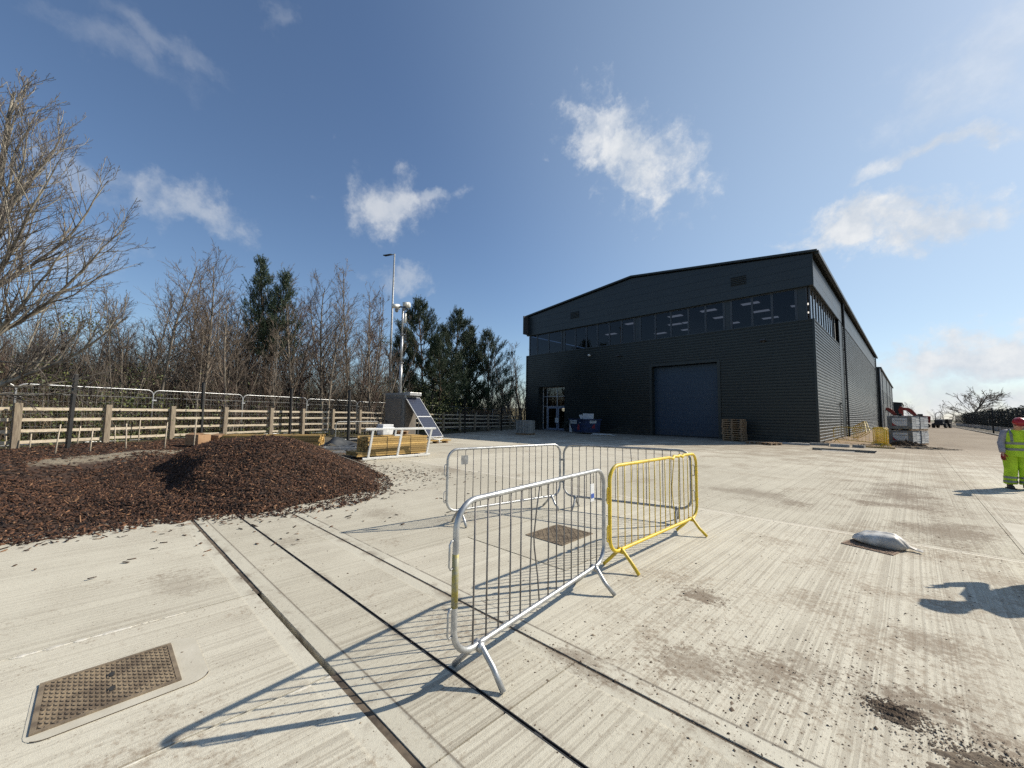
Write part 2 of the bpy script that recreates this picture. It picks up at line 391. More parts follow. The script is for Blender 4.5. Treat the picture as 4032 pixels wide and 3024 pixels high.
for (px, y, hw, hh, tilt, dens, edge) in CLOUDS:
    c = cdir(px, y); t = R(tilt)
    Rv = (rt-c*rt.dot(c)).normalized(); Uv = c.cross(Rv)*-1
    Uv = Uv if Uv.dot(up) > 0 else -Uv
    A = Rv*math.cos(t)+Uv*math.sin(t); B = -Rv*math.sin(t)+Uv*math.cos(t)
    k = (c.dot(fw))            # pixels per tangent unit near this direction
    sx = hw/1540*k*k**.0; sy = hh/1540*k
    dc = math_(nt, 'MAXIMUM', vdot(warped, c), .05)
    a = math_(nt, 'DIVIDE', vdot(warped, A/sx), dc); b = math_(nt, 'DIVIDE', vdot(warped, B/sy), dc)
    rr = math_(nt, 'SQRT', math_(nt, 'ADD', math_(nt, 'MULTIPLY', a, a), math_(nt, 'MULTIPLY', b, b)))
    m = math_(nt, 'ADD', math_(nt, 'SUBTRACT', 1.0, rr), math_(nt, 'MULTIPLY_ADD', puff, 3.0, -1.38))
    m = math_(nt, 'MINIMUM', m, math_(nt, 'MULTIPLY', math_(nt, 'SUBTRACT', 1.75, rr), 1.2))
    m = math_(nt, 'MULTIPLY', smooth(nt, m, 0.0, edge+.35), dens)
    total = m if total is None else math_(nt, 'MAXIMUM', total, m)
shade = smooth(nt, fbm, .35, .7)
ccol = mixc(nt, shade, (.64, .70, .78), (.90, .915, .93))
# cloud brightness rises towards the sun as real thin cloud does
g = smooth(nt, vdot(dirn, to_sun), -.2, .95)
bg2 = nt.nodes.new('ShaderNodeBackground'); L(nt, ccol, bg2.inputs[0]); L(nt, math_(nt, 'MULTIPLY_ADD', g, .08, .70), bg2.inputs[1])
mxs = nt.nodes.new('ShaderNodeMixShader'); L(nt, math_(nt, 'MULTIPLY', total, 1.0, clamp=True), mxs.inputs[0]); L(nt, bg.outputs[0], mxs.inputs[1]); L(nt, bg2.outputs[0], mxs.inputs[2])
# thin high haze brightening towards the sun
veil = math_(nt, 'MULTIPLY', smooth(nt, vdot(dirn, to_sun), .30, 1.05), math_(nt, 'MULTIPLY_ADD', smooth(nt, vdot(dirn, (0, 0, 1)), .1, .9), -.30, .62))
bg3 = nt.nodes.new('ShaderNodeBackground'); bg3.inputs[0].default_value = (.60, .76, .86, 1); bg3.inputs[1].default_value = .72
mx3 = nt.nodes.new('ShaderNodeMixShader'); L(nt, veil, mx3.inputs[0]); L(nt, bg.outputs[0], mx3.inputs[1]); L(nt, bg3.outputs[0], mx3.inputs[2]); L(nt, mx3.outputs[0], mxs.inputs[1])
L(nt, mxs.outputs[0], wo.inputs[0])

# ------------------------------------------------------------------ concrete yard
SLOPE = .0475
def yv(x, v): return v+SLOPE*(x+4)
m, nt, b = new_mat('brushed_concrete'); MT['concrete'] = m
co = coords(nt); sep = N(nt, 'ShaderNodeSeparateXYZ'); L(nt, co, sep.inputs[0]); X, Y = sep.outputs[0], sep.outputs[1]
vv = math_(nt, 'SUBTRACT', Y, math_(nt, 'MULTIPLY', math_(nt, 'ADD', X, 4.0), SLOPE))
wob = noise(nt, co, .55, 2)
big = noise(nt, co, .28, 4, .6); med = noise(nt, co, 2.2, 5, .65); fine = noise(nt, co, 70, 4, .7, (1, .55, 1)); grit = noise(nt, co, 210, 2, .6)
wobx = math_(nt, 'ADD', X, math_(nt, 'MULTIPLY', noise(nt, co, 1, 2, .5, (1.5, .5, 1)), .05))
def lines(freq, seed):
    "random tone per broom line"
    n = N(nt, 'ShaderNodeTexWhiteNoise'); n.noise_dimensions = '1D'
    L(nt, math_(nt, 'FLOOR', math_(nt, 'MULTIPLY_ADD', wobx, freq, seed)), n.inputs['W']); return n.outputs['Value']
brk = noise(nt, co, 1, 3, .6, (30, 2.2, 1))
l1, l2, l3 = lines(95, 3.3), lines(52, 11.7), lines(17, 5.1)
strp = math_(nt, 'ADD', math_(nt, 'MULTIPLY', l1, .5), math_(nt, 'MULTIPLY', l2, .5))
strp = math_(nt, 'ADD', math_(nt, 'MULTIPLY', strp, .62), math_(nt, 'MULTIPLY', brk, .38))
strp = math_(nt, 'ADD', strp, math_(nt, 'MULTIPLY_ADD', grit, .2, -.1))
heavy = math_(nt, 'MULTIPLY', math_(nt, 'GREATER_THAN', l3, .86), math_(nt, 'GREATER_THAN', l1, .45))
# smooth trowelled margins either side of the joints
def band(v0, hw, soft=.012):
    d = math_(nt, 'ABSOLUTE', math_(nt, 'SUBTRACT', vv, v0)); return math_(nt, 'SUBTRACT', 1.0, smooth(nt, d, hw-soft, hw+soft))
marg = math_(nt, 'MAXIMUM', math_(nt, 'MAXIMUM', band(.945, .13), band(2.10, .13)), band(7.25, .07))
left_area = math_(nt, 'SUBTRACT', 1.0, smooth(nt, X, -4.2, -1.2))
brush = math_(nt, 'MULTIPLY', math_(nt, 'SUBTRACT', 1.0, marg), math_(nt, 'MULTIPLY_ADD', smooth(nt, wob, .3, .7), .5, .5))
# grazing angle far field: brushing strength the same everywhere, left side finished a bit finer
brush = math_(nt, 'MULTIPLY', brush, math_(nt, 'MULTIPLY_ADD', left_area, -.45, 1.0))
col = mixc(nt, smooth(nt, big, .35, .68), (.545, .51, .415), (.475, .44, .355))
col = mixc(nt, math_(nt, 'MULTIPLY', smooth(nt, med, .42, .72), .45), col, (.415, .378, .30))
col = mixc(nt, math_(nt, 'MULTIPLY', marg, .5), col, (.53, .505, .42))
dark_line = math_(nt, 'MULTIPLY', brush, math_(nt, 'SUBTRACT', 1.0, smooth(nt, strp, .33, .48)))
col = mixc(nt, math_(nt, 'MULTIPLY', dark_line, .46), col, (.22, .188, .143))
col = mixc(nt, math_(nt, 'MULTIPLY', math_(nt, 'MULTIPLY', heavy, brush), math_(nt, 'MULTIPLY', smooth(nt, brk, .35, .6), .42)), col, (.20, .17, .13))
lite_line = math_(nt, 'MULTIPLY', brush, smooth(nt, strp, .52, .66))
col = mixc(nt, math_(nt, 'MULTIPLY', lite_line, .42), col, (.64, .605, .50))
# pitting and fine grain
col = mixc(nt, math_(nt, 'MULTIPLY', smooth(nt, fine, .56, .68), .55), col, (.27, .235, .185))
col = mixc(nt, math_(nt, 'MULTIPLY', smooth(nt, grit, .54, .7), .35), col, (.74, .70, .61))
# mud: tracked along the drive, more towards the road on the right and far side
mud_zone = math_(nt, 'MAXIMUM', math_(nt, 'MULTIPLY', smooth(nt, Y, 7, 30), 1.0), math_(nt, 'MULTIPLY', smooth(nt, X, -3.2, .6), .5))
road = math_(nt, 'MULTIPLY', smooth(nt, Y, 25, 38), .9); mud_zone = math_(nt, 'ADD', mud_zone, road)
mud_n = noise(nt, co, .9, 6, .7); mud_f = noise(nt, co, 20, 6, .78)
mudv = math_(nt, 'ADD', math_(nt, 'MULTIPLY', mud_n, .5), math_(nt, 'MULTIPLY', mud_f, .5))
mud = math_(nt, 'MULTIPLY', smooth(nt, math_(nt, 'ADD', mudv, math_(nt, 'MULTIPLY', mud_zone, .14)), .53, .65), .66)
col = mixc(nt, mud, col, (.215, .158, .105))
# the unfinished drive beyond the yard is tracked with wet and dry mud
rd_n = noise(nt, co, .22, 7, .72, (1, .35, 1)); rd_f = noise(nt, co, 1.6, 6, .75)
rdm = math_(nt, 'MULTIPLY', smooth(nt, math_(nt, 'ADD', Y, math_(nt, 'MULTIPLY_ADD', rd_f, 9.0, -4.5)), 27, 37), math_(nt, 'MULTIPLY_ADD', smooth(nt, math_(nt, 'ADD', math_(nt, 'MULTIPLY', rd_n, .55), math_(nt, 'MULTIPLY', rd_f, .45)), .40, .60), .62, .30))
col = mixc(nt, rdm, col, mixc(nt, smooth(nt, rd_f, .4, .62), (.12, .085, .057), (.235, .18, .125)))
# earth washed along joints
def jd(v0, w):
    d = math_(nt, 'ABSOLUTE', math_(nt, 'SUBTRACT', vv, v0)); return math_(nt, 'SUBTRACT', 1.0, smooth(nt, d, 0.0, w))
jn = math_(nt, 'MULTIPLY', math_(nt, 'MAXIMUM', math_(nt, 'MAXIMUM', jd(.945, .12), jd(2.10, .12)), jd(1.47, .08)), smooth(nt, noise(nt, co, 3, 5, .7), .48, .62))
col = mixc(nt, math_(nt, 'MULTIPLY', jn, .6), col, (.16, .12, .085))
jr = math_(nt, 'MULTIPLY', band(2.235, .008, .006), smooth(nt, noise(nt, co, 2.5, 4, .7), .38, .5))
jr = math_(nt, 'MAXIMUM', jr, math_(nt, 'MULTIPLY', band(1.085, .006, .005), smooth(nt, noise(nt, co, 2, 4, .7), .3, .45)))
col = mixc(nt, math_(nt, 'MULTIPLY', band(7.25, .075, .008), .6), col, (.66, .61, .51))
jr = math_(nt, 'MAXIMUM', jr, math_(nt, 'MAXIMUM', band(7.165, .006, .006), band(7.335, .006, .006)))
col = mixc(nt, math_(nt, 'MULTIPLY', jr, .75), col, (.13, .105, .08))
# named stains: (x, y, rx, ry, strength)
for (sx_, sy_, rx_, ry_, st_) in ((-1.40, 3.80, .30, .22, .8), (-1.05, 2.75, .35, .3, .5), (-.75, 3.0, .4, .3, .45), (-.55, 3.3, .35, .35, .5), (-.1, 3.3, .45, .3, .75), (-1.6, 2.25, .35, .25, .55), (.0, 4.3, .25, .5, .35), (-.3, 12, 1.0, 3.2, .75), (-2.5, 9.5, 1.6, 1.2, .5), (.2, 8.6, .7, 1.6, .5), (-5.5, 1.5, .25, .25, .35), (-6.0, 3.0, .8, .5, .35), (-9.2, 6.6, 1.6, .5, .4), (-4.8, .45, .5, .3, .3)):
    a = math_(nt, 'DIVIDE', math_(nt, 'SUBTRACT', X, sx_), rx_); c_ = math_(nt, 'DIVIDE', math_(nt, 'SUBTRACT', Y, sy_), ry_)
    d = math_(nt, 'SQRT', math_(nt, 'ADD', math_(nt, 'MULTIPLY', a, a), math_(nt, 'MULTIPLY', c_, c_)))
    s_ = smooth(nt, math_(nt, 'ADD', math_(nt, 'SUBTRACT', 1.0, d), math_(nt, 'MULTIPLY_ADD', mudv, 6.0, -3.2)), 0.0, .6)
    s_ = math_(nt, 'MULTIPLY', s_, math_(nt, 'MULTIPLY', math_(nt, 'SUBTRACT', 1.0, smooth(nt, d, 1.0, 1.9)), st_))
    col = mixc(nt, s_, col, (.17, .128, .09))
# trodden specks
vo = N(nt, 'ShaderNodeTexVoronoi'); vo.inputs['Scale'].default_value = 44; L(nt, co, vo.inputs['Vector'])
sc_ = N(nt, 'ShaderNodeSeparateColor'); L(nt, vo.outputs['Color'], sc_.inputs[0])
spk = math_(nt, 'MULTIPLY', math_(nt, 'GREATER_THAN', sc_.outputs[0], .66), math_(nt, 'SUBTRACT', 1.0, smooth(nt, vo.outputs['Distance'], .12, .26)))
spk = math_(nt, 'MULTIPLY', spk, smooth(nt, med, .36, .6))
col = mixc(nt, math_(nt, 'MULTIPLY', spk, .8), col, (.16, .12, .085))
rpi = N(nt, 'ShaderNodeNewGeometry').outputs['Random Per Island']
col = mixc(nt, 1.0, col, ramp(nt, rpi, [(0, (.90, .895, .88)), (.5, (.99, .99, .985)), (1, (1.05, 1.05, 1.05))]), 'MULTIPLY')
L(nt, col, b.inputs['Base Color']); b.inputs['Roughness'].default_value = .88; b.inputs['Specular IOR Level'].default_value = .35
h = math_(nt, 'ADD', math_(nt, 'MULTIPLY', math_(nt, 'MULTIPLY', strp, brush), 1.0), math_(nt, 'MULTIPLY', fine, .45))
h = math_(nt, 'ADD', h, math_(nt, 'MULTIPLY', grit, .25))
bump(nt, b, h, .6, .008)

yard = MB()
def slab(x0, x1, v0, v1, top=0.0):
    p = [(x0, yv(x0, v0)), (x1, yv(x1, v0)), (x1, yv(x1, v1)), (x0, yv(x0, v1))]
    yard.prism(p, .2, (0, 0, top-.2), 'Z')
g2 = .022; g3 = .014; t_ = .005
xs = [-30, -11.2, -4.15, -2.58, 3.2, 9.5, 40]
for a_, b_ in zip(xs, xs[1:]): slab(a_+.008, b_-.008, -30, .945-g2)
xs = [-30, -8.6, -5.25, -1.62, 2.4, 40]
for a_, b_ in zip(xs, xs[1:]):
    slab(a_+t_, b_-t_, .945+g2, 1.47-.013); slab(a_+t_, b_-t_, 1.47+.013, 2.10-g3)
# the square patch round the middle cover, and the slabs about it
slab(-30, -10.2-t_, 2.10+g3, 7.25-.006)
slab(-10.2+t_, -4.16-.008, 2.10+g3, 7.25-.006)
slab(-4.16+.012, -2.6-.008, 3.29+.014, 4.95)
slab(-4.16, -2.6, 2.10+g3, 3.29-.008); slab(-4.16, -2.6, 4.95+t_, 7.25-.006)
slab(-2.6+.004, 1.05-t_, 2.10+g3, 7.25-.006); slab(1.05+t_, 40, 2.10+g3, 7.25-.006)
for v0, v1 in zip([7.25, 13.4, 20, 27], [13.4, 20, 27, 33]):
    for a_, b_ in zip([-60, -18, -12, -6, .88, 7, 40], [-18, -12, -6, .88, 7, 40]):
        if (v0, a_) == (20, -6):       # a shallow pit left open near the warehouse corner
            slab(a_+.004, b_-.004, v0+.005, 25.0); slab(a_+.004, -3.9, 25, v1-.005); slab(-1.3, b_-.004, 25, v1-.005); continue
        slab(a_+.004, b_-.004, v0+.005, v1-.005)
slab(-60, 40, 33.01, 420, -.004)
o = yard.build('yard_slabs', 'concrete'); tag(o, kind='structure', label='brushed pale concrete yard slabs with dirt and joints')
fill = MB(); fill.add([(-60, -40, -.19), (40, -40, -.19), (40, 420, -.19), (-60, 420, -.19)], [(0, 1, 2, 3)])
def strip(x0, x1, v, hw, z):
    fill.add([(x0, yv(x0, v-hw), z), (x1, yv(x1, v-hw), z), (x1, yv(x1, v+hw), z), (x0, yv(x0, v+hw), z)], [(0, 1, 2, 3)])
o = fill.build('ground_under_slabs', 'soil'); tag(o, kind='structure')
fill = MB(); strip(-30, -4.15, .945, .03, -.009); strip(-2.58, 10, .945, .03, -.006); strip(-30, 10, 2.10, .03, -.007)
MT['joint_dirt'] = mat('joint_dirt', (.15, .115, .08), (.055, .042, .03), 7, .95, 0, .8, 40)
o = fill.build('joint_earth', 'joint_dirt'); tag(o, kind='structure')
# slot drain: two thin steel lips with bridges across a dark slot
dr = MB()
for sgn in (-1, 1):
    a_ = Vector((-8.55, yv(-8.55, 1.47+sgn*.010), -.02)); b_ = Vector((4, yv(4, 1.47+sgn*.010), -.02)); dr.bar(a_, b_, .005, .044)
x_ = -8.4
while x_ < 4:
    dr.box((x_, yv(x_, 1.47), -.012), (.05, .018, .02)); x_ += .5
for sgn in (-1, 1): pass
o = dr.build('slot_drain', 'steel_dark'); tag(o, kind='structure')

# land all around
gm = MB(); gm.add([(-3000, -3000, -.25), (3000, -3000, -.25), (3000, 3000, -.25), (-3000, 3000, -.25)], [(0, 1, 2, 3)])
MT['field'] = mat('rough_grass_field', (.10, .105, .05), (.075, .07, .035), .05, .95)
tag(gm.build('ground', 'field'), kind='structure')

# ------------------------------------------------------------------ planting bed and wooded bank on the left
EDGE = np.array([(-7.7, -60), (-7.6, -1.0), (-7.55, .6), (-7.9, 2.5), (-9.6, 4.7), (-13.5, 5.9), (-17.6, 7.4), (-20.4, 9.2), (-22.6, 13), (-25.6, 19), (-29.2, 29), (-29.6, 34), (-29.6, 70)])
def edge_dist(x, y):
    x = np.asarray(x, float); y = np.asarray(y, float); best = np.full(x.shape, 1e9)
    for (ax, ay), (bx, by) in zip(EDGE[:-1], EDGE[1:]):
        dx, dy = bx-ax, by-ay; t = np.clip(((x-ax)*dx+(y-ay)*dy)/(dx*dx+dy*dy), 0, 1)
        best = np.minimum(best, np.hypot(x-ax-t*dx, y-ay-t*dy))
    return np.where(x < np.interp(y, EDGE[:, 1], EDGE[:, 0]), best, -best)
def sstep(a, b, t): t = np.clip((t-a)/(b-a), 0, 1); return t*t*(3-2*t)
def wave(x, y): return (np.sin(x*1.7+y*.9)+np.sin(x*.8-y*1.9+1.3)+np.sin(x*3.1+y*2.3+.4)*.5+np.sin(x*5.3-y*4.1)*.3)/2.8
def land(x, y):
    d = edge_dist(x, y); x = np.asarray(x, float); y = np.asarray(y, float)
    k = 1-.45*sstep(5, 14, y)
    z = .46*k*sstep(0, 6.5, d)+.10*sstep(0, 1.2, d)*(1-sstep(1.2, 6, d))
    z = z+2.5*sstep(12, 26, d)-.22*np.exp(-((x+10.5)/2.2)**2-((y+.3)/1.0)**2)+.07*wave(x, y)*sstep(.2, 2, d)
    return np.where(d > 0, z+.012, -.03-.05*np.minimum(-d, 3))
# heap of bark mulch
HC = (-10.9, 2.4)
def heap(x, y):
    dx, dy = x-HC[0], y-HC[1]
    a = np.where(dx > 0, 3.6, 4.2); bb = np.where(dy > 0, 2.2, 3.0)
    ang = np.arctan2(dy/bb, dx/a); rho = np.hypot(dx/a, dy/bb)*(1+.05*np.sin(3*ang+1)+.035*np.sin(7*ang)+.02*np.sin(13*ang+2))
    t = 1-rho; z = 1.17*(t-.10*np.log1p(np.exp((t-.80)/.10)))/.93
    z = z*1.0+.075*wave(x*1.5, y*1.5)*np.clip(t*3, 0, 1)+.05*np.sin(x*2.1+y*1.3)*np.clip(t*2, 0, 1)
    yc = .72+.14*np.sin(x*2.3)+.07*np.sin(x*5.1+1)+.35*np.clip(x+9.6, 0, 3)-.5*np.clip(-12.4-x, 0, 3)
    cut = sstep(-.16, .34, y-yc); base = .10+.16*np.clip(t, 0, 1)
    z = np.where(y < yc+.36, np.minimum(z, base+(z-base)*cut), z)
    return np.where(rho < 1.0, z, -.05)
def grid_mesh(name, xs, ys, zf, keep=None):
    XX, YY = np.meshgrid(xs, ys, indexing='ij'); ZZ = zf(XX, YY)
    V = np.stack([XX, YY, ZZ], -1).reshape(-1, 3); ny = len(ys)
    i, j = np.meshgrid(np.arange(len(xs)-1), np.arange(ny-1), indexing='ij')
    F = np.stack([i*ny+j, (i+1)*ny+j, (i+1)*ny+j+1, i*ny+j+1], -1).reshape(-1, 4)
    if keep is not None: F = F[keep(XX, YY, ZZ).reshape(-1)[F].any(1)]
    return np_mesh(name, V, F, True)
m, nt, b = new_mat('bed_earth'); MT['bed_earth'] = m
co = coords(nt); sep = N(nt, 'ShaderNodeSeparateXYZ'); L(nt, co, sep.inputs[0])
n1 = noise(nt, co, 1.2, 6, .7); n2 = noise(nt, co, 18, 5, .7); n3 = noise(nt, co, 5, 4, .7)
mul = mixc(nt, n2, (.035, .019, .012), (.075, .042, .026))
bare = mixc(nt, n2, (.20, .165, .115), (.30, .255, .185))
lit = mixc(nt, smooth(nt, n3, .4, .65), (.10, .088, .035), (.085, .06, .035)); lit = mixc(nt, smooth(nt, n2, .5, .7), lit, (.17, .15, .07))
# bare soil strip inside the bed; leaf litter and moss under the trees beyond the fence
fx = math_(nt, 'ADD', math_(nt, 'MULTIPLY', sep.outputs[1], .37), sep.outputs[0])     # = -18.2 along the fence line
wood = smooth(nt, math_(nt, 'ADD', fx, math_(nt, 'MULTIPLY_ADD', n1, 1.4, -.7)), -18.4, -19.2)
bx = math_(nt, 'ABSOLUTE', math_(nt, 'SUBTRACT', math_(nt, 'ADD', fx, math_(nt, 'MULTIPLY_ADD', n3, 1.5, -.75)), -14.0))
barem = math_(nt, 'MULTIPLY', math_(nt, 'SUBTRACT', 1.0, smooth(nt, bx, .5, .95)), smooth(nt, sep.outputs[1], -1.8, -1.0))
farm = smooth(nt, math_(nt, 'ADD', sep.outputs[1], math_(nt, 'MULTIPLY', n1, 2.0)), 5.6, 7.0)
col = mixc(nt, barem, mul, bare); col = mixc(nt, farm, col, (.10, .085, .06)); col = mixc(nt, wood, col, lit)
L(nt, col, b.inputs['Base Color']); b.inputs['Roughness'].default_value = .95
bump(nt, b, math_(nt, 'ADD', n2, n3), .9, .04)
xs = np.concatenate([np.arange(-120, -36, 3.), np.arange(-36, -22, .5), np.arange(-22, -6.9, .16)])
ys = np.concatenate([np.arange(-60, -8, 2.), np.arange(-8, 9, .16), np.arange(9, 36, .5), np.arange(36, 140, 4.)])
o = link('planting_bank', grid_mesh('planting_bank', xs, ys, land, lambda x, y, z: z > -.14), 'bed_earth'); tag(o, kind='structure')

def chips(xy, zf, lmin, lmax, tilt, lift=.004, wid=(.010, .028), thick=(.004, .010)):
    "bark chips: thin tapered boxes laid on the surface zf"
    n = len(xy); x, y = xy[:, 0], xy[:, 1]; e = .03
    z = zf(x, y); nx = -(zf(x+e, y)-zf(x-e, y))/(2*e); ny = -(zf(x, y+e)-zf(x, y-e))/(2*e)
    Nn = nrm(np.stack([nx, ny, np.ones(n)], -1)+RNG.normal(0, tilt, (n, 3)))
    a = RNG.uniform(0, 2*np.pi, n); T = np.stack([np.cos(a), np.sin(a), np.zeros(n)], -1); T = nrm(T-Nn*(T*Nn).sum(-1, keepdims=True)); B = np.cross(Nn, T)
    l = lmin+(lmax-lmin)*RNG.beta(1.3, 3.2, n); w = RNG.uniform(*wid, n); t = RNG.uniform(*thick, n)
    C = np.stack([x, y, z+lift+np.abs(RNG.normal(0, .006, n))], -1)
    vs = []
    for sx in (-1, 1):
        taper = RNG.uniform(.35, 1.0, n)
        for sy in (-1, 1):
            for sz in (-1, 1):
                vs.append(C+T*(sx*l/2)[:, None]+B*(sy*w/2*taper)[:, None]+Nn*((sz*t/2)+(np.abs(sx)-1)*0)[:, None])
    V = np.stack(vs, 1).reshape(-1, 3)
    q = np.array([(0, 1, 3, 2), (4, 6, 7, 5), (0, 4, 5, 1), (2, 3, 7, 6), (0, 2, 6, 4), (1, 5, 7, 3)])
    F = (np.arange(n)[:, None, None]*8+q[None]).reshape(-1, 4)
    return V, F
def join(parts):
    VV, FF, o = [], [], 0
    for V, F in parts: VV.append(V); FF.append(F+o); o += len(V)
    return np.concatenate(VV), np.concatenate(FF)
# mulch spread over the bed
def bed_pts(n, box):
    x = RNG.uniform(box[0], box[1], n); y = RNG.uniform(box[2], box[3], n); d = edge_dist(x, y)
    f = x+.37*y
    ok = (d > -.25+.35*RNG.random(n)) & (heap(x, y) < land(x, y)+.02) & (f > -18.6)
    soil = (np.abs(f+14.0+.45*np.sin(y*2.1)+.3*np.sin(y*5.3)) < .72) & (y > -1.3) & (RNG.random(n) > .10)
    far = (y > 5.4) & (RNG.random(n) > .12)
    ok &= ~soil & ~far
    return np.stack([x[ok], y[ok]], -1)
def landz(x, y): return np.maximum(land(x, y), 0.0)
P1 = bed_pts(26000, (-11.5, -7.2, -3.2, 4.8)); P2 = bed_pts(22000, (-19.5, -11, -5, 6.5))
V, F = join([chips(P1, landz, .03, .22, .5, wid=(.012, .036)), chips(P2, landz, .05, .2, .35, wid=(.015, .04))])
o = link('mulch_layer', np_mesh('mulch_layer', V, F), 'bark_chip'); tag(o, kind='stuff', label='dark brown bark mulch spread over the planting bed along the fence', cat='mulch')
# the heap itself: one thing, mound plus its loose surface
xs = np.arange(HC[0]-4.6, HC[0]+4.5, .07); ys = np.arange(HC[1]-3.1, HC[1]+3.2, .07)
hp = thing('mulch_heap', 'tall rounded heap of dark brown bark mulch tipped on the concrete', 'mulch heap', (0, 0, 0))
def heapz(x, y): return np.maximum(heap(x, y), landz(x, y)*0)
link('mound', grid_mesh('mound', xs, ys, heap, lambda x, y, z: z > -.04), mat('mulch_core', (.05, .027, .016), (.025, .014, .009), 24, .95, 0, .9, 40), hp)
n = 46000; rr = np.sqrt(RNG.random(n))*1.03; aa = RNG.uniform(0, 2*np.pi, n)
xy = np.stack([HC[0]+rr*np.cos(aa)*4.0, HC[1]+rr*np.sin(aa)*np.where(np.sin(aa) > 0, 2.5, 3.1)], -1)
keep = (heap(xy[:, 0], xy[:, 1]) > np.maximum(land(xy[:, 0], xy[:, 1]), 0)-.04) | (RNG.random(n) < .25)
keep &= (xy[:, 0] > HC[0]-1.6) | (RNG.random(n) < .4)
xy = xy[keep]
V, F = chips(xy, lambda x, y: np.maximum(heap(x, y), landz(x, y)), .025, .17, .65, .01, wid=(.010, .028), thick=(.004, .010))
tag(link('loose_bark', np_mesh('loose_bark', V, F), 'bark_chip', hp), kind='stuff')
# chips strayed on to the slabs
pts = []
for cx, cy, sx, sy, k in ((-7.3, -.4, .22, .8, 80), (-7.1, 1.6, .25, .5, 70), (-7.6, 3.1, .35, .6, 150), (-8.7, 4.6, .5, .4, 110), (-9.2, 5.6, .7, .35, 70), (-10.6, 5.6, 1.2, .5, 140), (-6.3, 1.0, .7, 1.2, 35), (-6.5, 3.4, .9, 1.0, 30), (-8.3, 5.9, .9, .6, 40)):
    pts.append(np.stack([RNG.normal(cx, sx, k), RNG.normal(cy, sy, k)], -1))
pts = np.concatenate(pts)
V, F = chips(pts, lambda x, y: np.zeros_like(x), .02, .13, .12, .006)
tag(link('stray_chips', np_mesh('stray_chips', V, F), 'bark_chip'), kind='stuff', label='stray bark chips scattered on the concrete around the mulch heap', cat='bark chips')

# crumbs of dry mud on the yard
def crumbs(xy, smin, smax, z0=0.0):
    n = len(xy); s = smin+(smax-smin)*RNG.beta(1.1, 5, n)
    base = np.array([(1, 0, 0), (0, 1, 0), (-1, 0, 0), (0, -1, 0), (0, 0, 1), (.7, .7, .4)])[:5]
    a = RNG.uniform(0, 6.28, n); ca, sa = np.cos(a), np.sin(a)
    st = RNG.uniform(.5, 1.5, (n, 5, 1)); P = base[None]*st*s[:, None, None]*np.array([1.3, .8, .75])
    x = P[..., 0]*ca[:, None]-P[..., 1]*sa[:, None]; y = P[..., 0]*sa[:, None]+P[..., 1]*ca[:, None]
    V = np.stack([x+xy[:, :1], y+xy[:, 1:], P[..., 2]+z0], -1).reshape(-1, 3)
    q = np.array([(0, 1, 4), (1, 2, 4), (2, 3, 4), (3, 0, 4)]); F = (np.arange(n)[:, None, None]*5+q[None]).reshape(-1, 3)
    return V, F
pts = [np.stack([RNG.uniform(-7, 1.2, 2000), RNG.uniform(.2, 9, 2000)], -1)]
for cx, cy, s, k in ((-.35, 3.05, .35, 320), (-.7, 2.7, .4, 220), (-1.2, 2.6, .5, 220), (-1.0, 3.4, .6, 220), (-.1, 3.4, .35, 320), (-1.42, 3.8, .2, 160), (-1.75, 2.3, .2, 160), (-.2, 4.6, .5, 220), (.3, 8.5, .8, 200), (-2, 9, 1.5, 260), (-.3, 12, 1.2, 300), (-2.9, 4.6, .6, 80), (-.6, 2.4, .3, 200)):
    pts.append(np.stack([RNG.normal(cx, s, k), RNG.normal(cy, s, k)], -1))
V, F = crumbs(np.concatenate(pts), .002, .0155)
tag(link('mud_crumbs', np_mesh('mud_crumbs', V, F), 'crumb'), kind='stuff', label='crumbs of dried mud trodden over the concrete yard', cat='mud')
def dirt_mound(name, label, cx, cy, rx, ry, h, rot, n_cr, m='dirt_loose'):
    gx = np.linspace(-1.5, 1.5, 120)
    def zf(x, y):
        ang = np.arctan2(y, x); rho = np.hypot(x, y)*(1+.14*np.sin(3*ang+cx*9)+.09*np.sin(5*ang+1)+.05*np.sin(11*ang))
        return h*(1-rho**1.5)+h*.5*wave(x*7, y*7)-.25*h+RNG.normal(0, h*.16, x.shape)*np.clip(1.2-rho, 0, 1)
    me = grid_mesh(name, gx, gx, zf, lambda x, y, z: z > -.3*h)
    me.transform(Matrix.Translation((cx, cy, 0)) @ Matrix.Rotation(rot, 4, 'Z') @ Matrix.Diagonal((rx, ry, 1, 1)))
    n_cr *= 4; xy = np.stack([RNG.normal(cx, rx*.5, n_cr), RNG.normal(cy, ry*.6, n_cr)], -1)
    t = thing(name, label, 'dirt'); link('mound', me, m, t)
    V, F = crumbs(xy, .002, .016, .002); tag(link('loose_crumbs', np_mesh('loose_crumbs', V, F), 'crumb', t), kind='stuff')
dirt_mound('dirt_heap', 'long low heap of brown dirt on the concrete at the lower right edge', .34, 2.97, .40, .20, .022, .5, 700)
dirt_mound('dirt_heap', 'small dark smear of soil just above the long dirt heap', -.14, 3.14, .13, .10, .018, .9, 200, 'soil')

m = mat('orange_brown_earth', (.30, .205, .11), (.17, .12, .075), 2.2, .95, 0, .8, 16); MT['earth'] = m
xs = np.arange(-4.05, .6, .15); ys = np.concatenate([np.arange(31.2, 48, .25), np.arange(48, 95, 1.)])
tag(link('bare_earth', grid_mesh('bare_earth', xs, ys, lambda x, y: .05+.05*wave(x*2, y*2)-.16*sstep(-2.2, -.2, x+.5*np.sin(y*.6)+.25*np.sin(y*2.1))-.12*sstep(32.6, 31.2, y+.4*np.sin(x*2.2)), lambda x, y, z: z > -.03), 'earth'), kind='structure')

